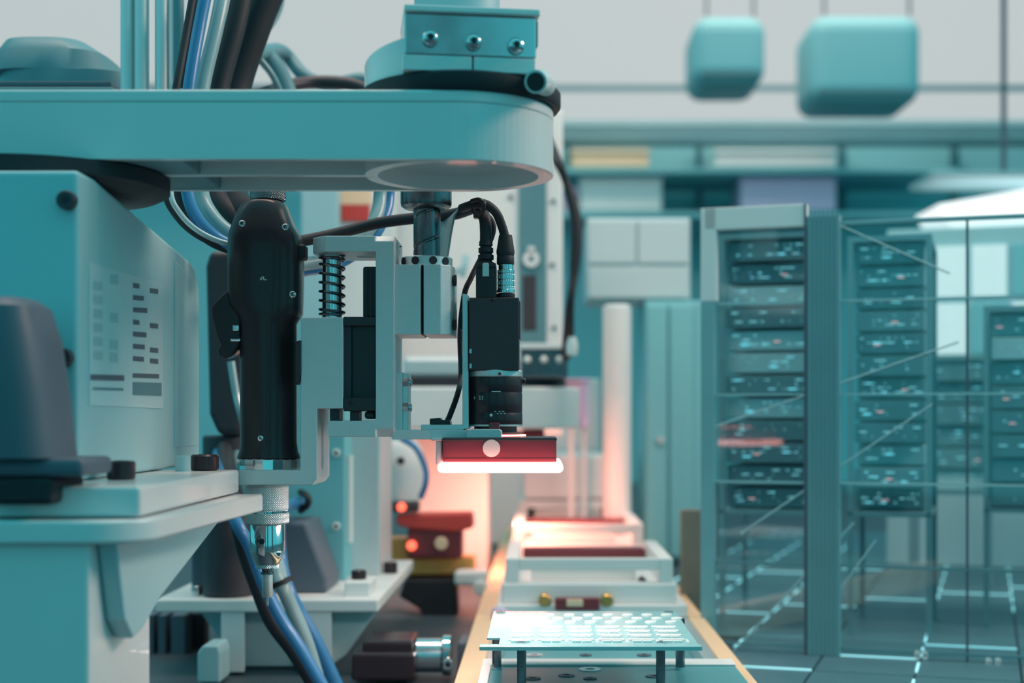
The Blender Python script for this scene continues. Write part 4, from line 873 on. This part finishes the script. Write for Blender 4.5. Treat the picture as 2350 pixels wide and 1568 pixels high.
for a, b in ((uL+0.01, uP0), (uP1, 0.135), (0.137, 0.26), (0.262, uR)):
    gbox(a, b, 0.003, 0.005, GH0+0.002, 0.190).build('pane', 'guard', gd)
for u in (0.136, 0.261): gbox(u-0.0012, u+0.0012, -0.001, 0.006, GH0, 0.190).build('pane_joint', 'slate', gd)
gbox(uP0-0.003, uP0-0.0005, -0.007, 0.006, GH0, 0.212).build('post_seam', 'slate', gd)
def gp(px, py, off=0.0):                                # point on the guard plane seen at this pixel
    k_ = (px-VX)/F; o0 = rotp(0, off); dx, dy = math.cos(AR), -math.sin(AR)
    u = (k_*o0.y - o0.x)/(dx - k_*dy); p = rotp(u, off); return Vector((p.x, p.y, PZ(py, p.y)))
for a, b in (((1625,985),(2200,785)), ((1700,1225),(2140,928)), ((1660,1520),(1960,1200)), ((1905,508),(2180,628)), ((1860,1450),(2010,1240))):
    MB().tube([gp(*a, -0.004), gp(*b, -0.004)], 0.0008, 8, 1).build('brace_rod', 'teal', gd)
for px, py in ((2105,1500),(2122,1500),(2105,1508),(2122,1508),(2268,1516),(2290,1516),(2268,1525),(2290,1525)):
    c = gp(px, py, -0.004); MB().cyl(c, 0.0026, 0.002, 'y', 16).build('guard_stud', 'panel', gd)

def rack(u0, u1, v, z1, depth, nmod, lbx, lit=0):
    r = thing('electronics_rack', lbx, 'rack', (*rotp((u0+u1)/2, v+depth/2), ZD), 'racks behind the glass guard')
    def rbox(a, b, c, d, z0, zt2):
        m_ = MB().box(a, b, c, d, z0, zt2); m_.v = [Vector((*rotp(p.x, p.y), p.z)) for p in m_.v]; return m_
    for a in (u0, u1-0.006):
        rbox(a, a+0.006, v, v+0.008, ZD, z1).build('upright', 'rack', r); rbox(a, a+0.006, v+depth-.008, v+depth, ZD, z1).build('upright', 'rack', r)
    rbox(u0, u1, v, v+depth, z1, z1+0.006).build('rack_top', 'rack', r); rbox(u0, u1, v+depth, v+depth+.003, -0.100, z1).build('rack_back', 'module', r); rbox(u0, u1, v, v+depth, -0.106, -0.101).build('rack_floor', 'rack', r)
    zb = -0.100; hh = (z1-zb)/nmod
    for i in range(nmod):
        inset = random.choice((0.004, 0.008, 0.014, 0.03))
        me = rbox(u0+0.008, u1-0.008, v+inset, v+depth-.01, zb+i*hh+0.001, zb+(i+1)*hh-0.002).build('rack_module', random.choice(('module', 'module', 'rack', 'dteal', 'teal')), r, 0.0008)
        lx = MB(); lp_ = MB()
        for q in range(random.randint(9, 20)):
            uu = random.uniform(u0+0.012, u1-0.016); zz = zb + i*hh + random.choice((.3, .5, .7))*hh
            wd = random.choice((0.0008, 0.0012, 0.003, 0.008)); lx.box(uu, uu+wd, v+inset-0.0006, v+inset, zz, zz+0.0008)
        lx.v = [Vector((*rotp(p.x, p.y), p.z)) for p in lx.v]; lo_ = lx.build('indicator_lights', 'led', me); lo_['kind'] = 'stuff'
        if random.random() < .45:
            uu = random.uniform(u0+0.012, u1-0.02); lp_.box(uu, uu+0.007, v+inset-0.0008, v+inset, zb+i*hh+.4*hh, zb+i*hh+.4*hh+0.0012)
            lp_.v = [Vector((*rotp(p.x, p.y), p.z)) for p in lp_.v]; lp_.build('warning_light', 'ledp', me)
    return r
rack(-0.130, -0.022, 0.14, 0.198, 0.16, 12, 'tall electronics rack left of the fluted post')
rack(0.010, 0.098, 0.14, 0.190, 0.16, 12, 'tall electronics rack just right of the fluted post')
rack(0.050, 0.160, 0.60, 0.080, 0.16, 6, 'low electronics rack in front of the glowing cabinet')
rack(0.150, 0.300, 0.25, 0.120, 0.16, 8, 'electronics rack at the right edge of the picture')
lw = thing('glow_cabinet', 'teal cabinet with added glowing doors between the racks', 'cabinet', (*rotp(0.25, 0.95), ZD))  # cabinet added so its emitting doors give the pale glow here
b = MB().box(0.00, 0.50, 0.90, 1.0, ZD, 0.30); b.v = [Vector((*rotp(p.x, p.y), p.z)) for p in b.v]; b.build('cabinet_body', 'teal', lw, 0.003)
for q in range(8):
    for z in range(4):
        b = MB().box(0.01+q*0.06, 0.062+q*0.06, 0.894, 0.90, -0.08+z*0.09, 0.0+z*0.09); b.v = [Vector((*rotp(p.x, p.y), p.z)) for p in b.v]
        b.build('glow_cabinet_door', 'glowdoor' if z in (2, 3) and (q*5+z*3) % 4 != 0 and q > 0 else 'wallteal', lw, 0.001)
# hall lamp and boxes far behind, upper right
hl = thing('hall_lamp', 'bright white hall lamp at the upper right edge', 'lamp', P(2280, 560, 3.0))
MB().pbox(2140, 2520, 392, 404, 3.0, .2).build('lamp_housing', 'teal', hl, 0.004)
MB().pprism([(2150,470),(2520,405),(2520,568),(2300,562),(2180,520)], 3.01, .18).build('lamp_diffuser', 'lamp', hl, 0.004)
MB().pbox(2300, 2310, -60, 394, 3.09, .01).build('hanger', 'slate', hl)
for a, b, c_, d, l_ in ((1592, 1760, 32, 190, 'smaller teal air unit hanging before the upper windows'), (1862, 2118, 30, 232, 'larger teal air unit hanging before the upper windows')):
    o = thing('air_unit', l_, 'air unit', P((a+b)/2, d, 4.3), 'hanging air units')
    MB().pbox(a, b, c_, d, 4.3, .3).build('unit_case', 'wallteal', o, 0.05, 4); MB().pbox(a+20, b-20, d-30, d-18, 4.295, .02).build('unit_vent', 'dteal', o)
    for px in (a+30, b-30): MB().pbox(px-3, px+3, -140, c_+4, 4.42, .01).build('hanger', 'slate', o)
sh_ = thing('wall_shelf', 'long teal shelf on the back wall below the windows', 'shelf', P(1700, 500, 4.8))
MB().pbox(1290, 2200, 386, 398, 4.75, .4).build('shelf_board', 'wallteal', sh_, 0.004); MB().pbox(1290, 2200, 486, 500, 4.75, .4).build('shelf_board', 'wallteal', sh_, 0.004)
for px in (1300, 1600, 1930, 2190): MB().pbox(px, px+12, 330, 500, 5.1, .06).build('shelf_post', 'dteal', sh_)
for a, b, c_, d, m, l_ in ((1310,1490,342,385,'peach','peach box on the upper wall shelf'), (1640,1920,342,385,'panel','long pale box on the upper wall shelf'), (1330,1520,405,485,'panel','pale box on the lower wall shelf'), (1700,1920,405,485,'lilac','long lilac box on the lower wall shelf'), (1296,1326,430,485,'pink','small pink box on the lower wall shelf')):
    o = thing('storage_box', l_, 'box', P((a+b)/2, d, 4.8)); MB().pbox(a, b, c_+10, d, 4.8, .25).build('box_body', m, o, 0.01); MB().pbox(a-3, b+3, c_, c_+11, 4.79, .27).build('box_lid', m, o, 0.01)
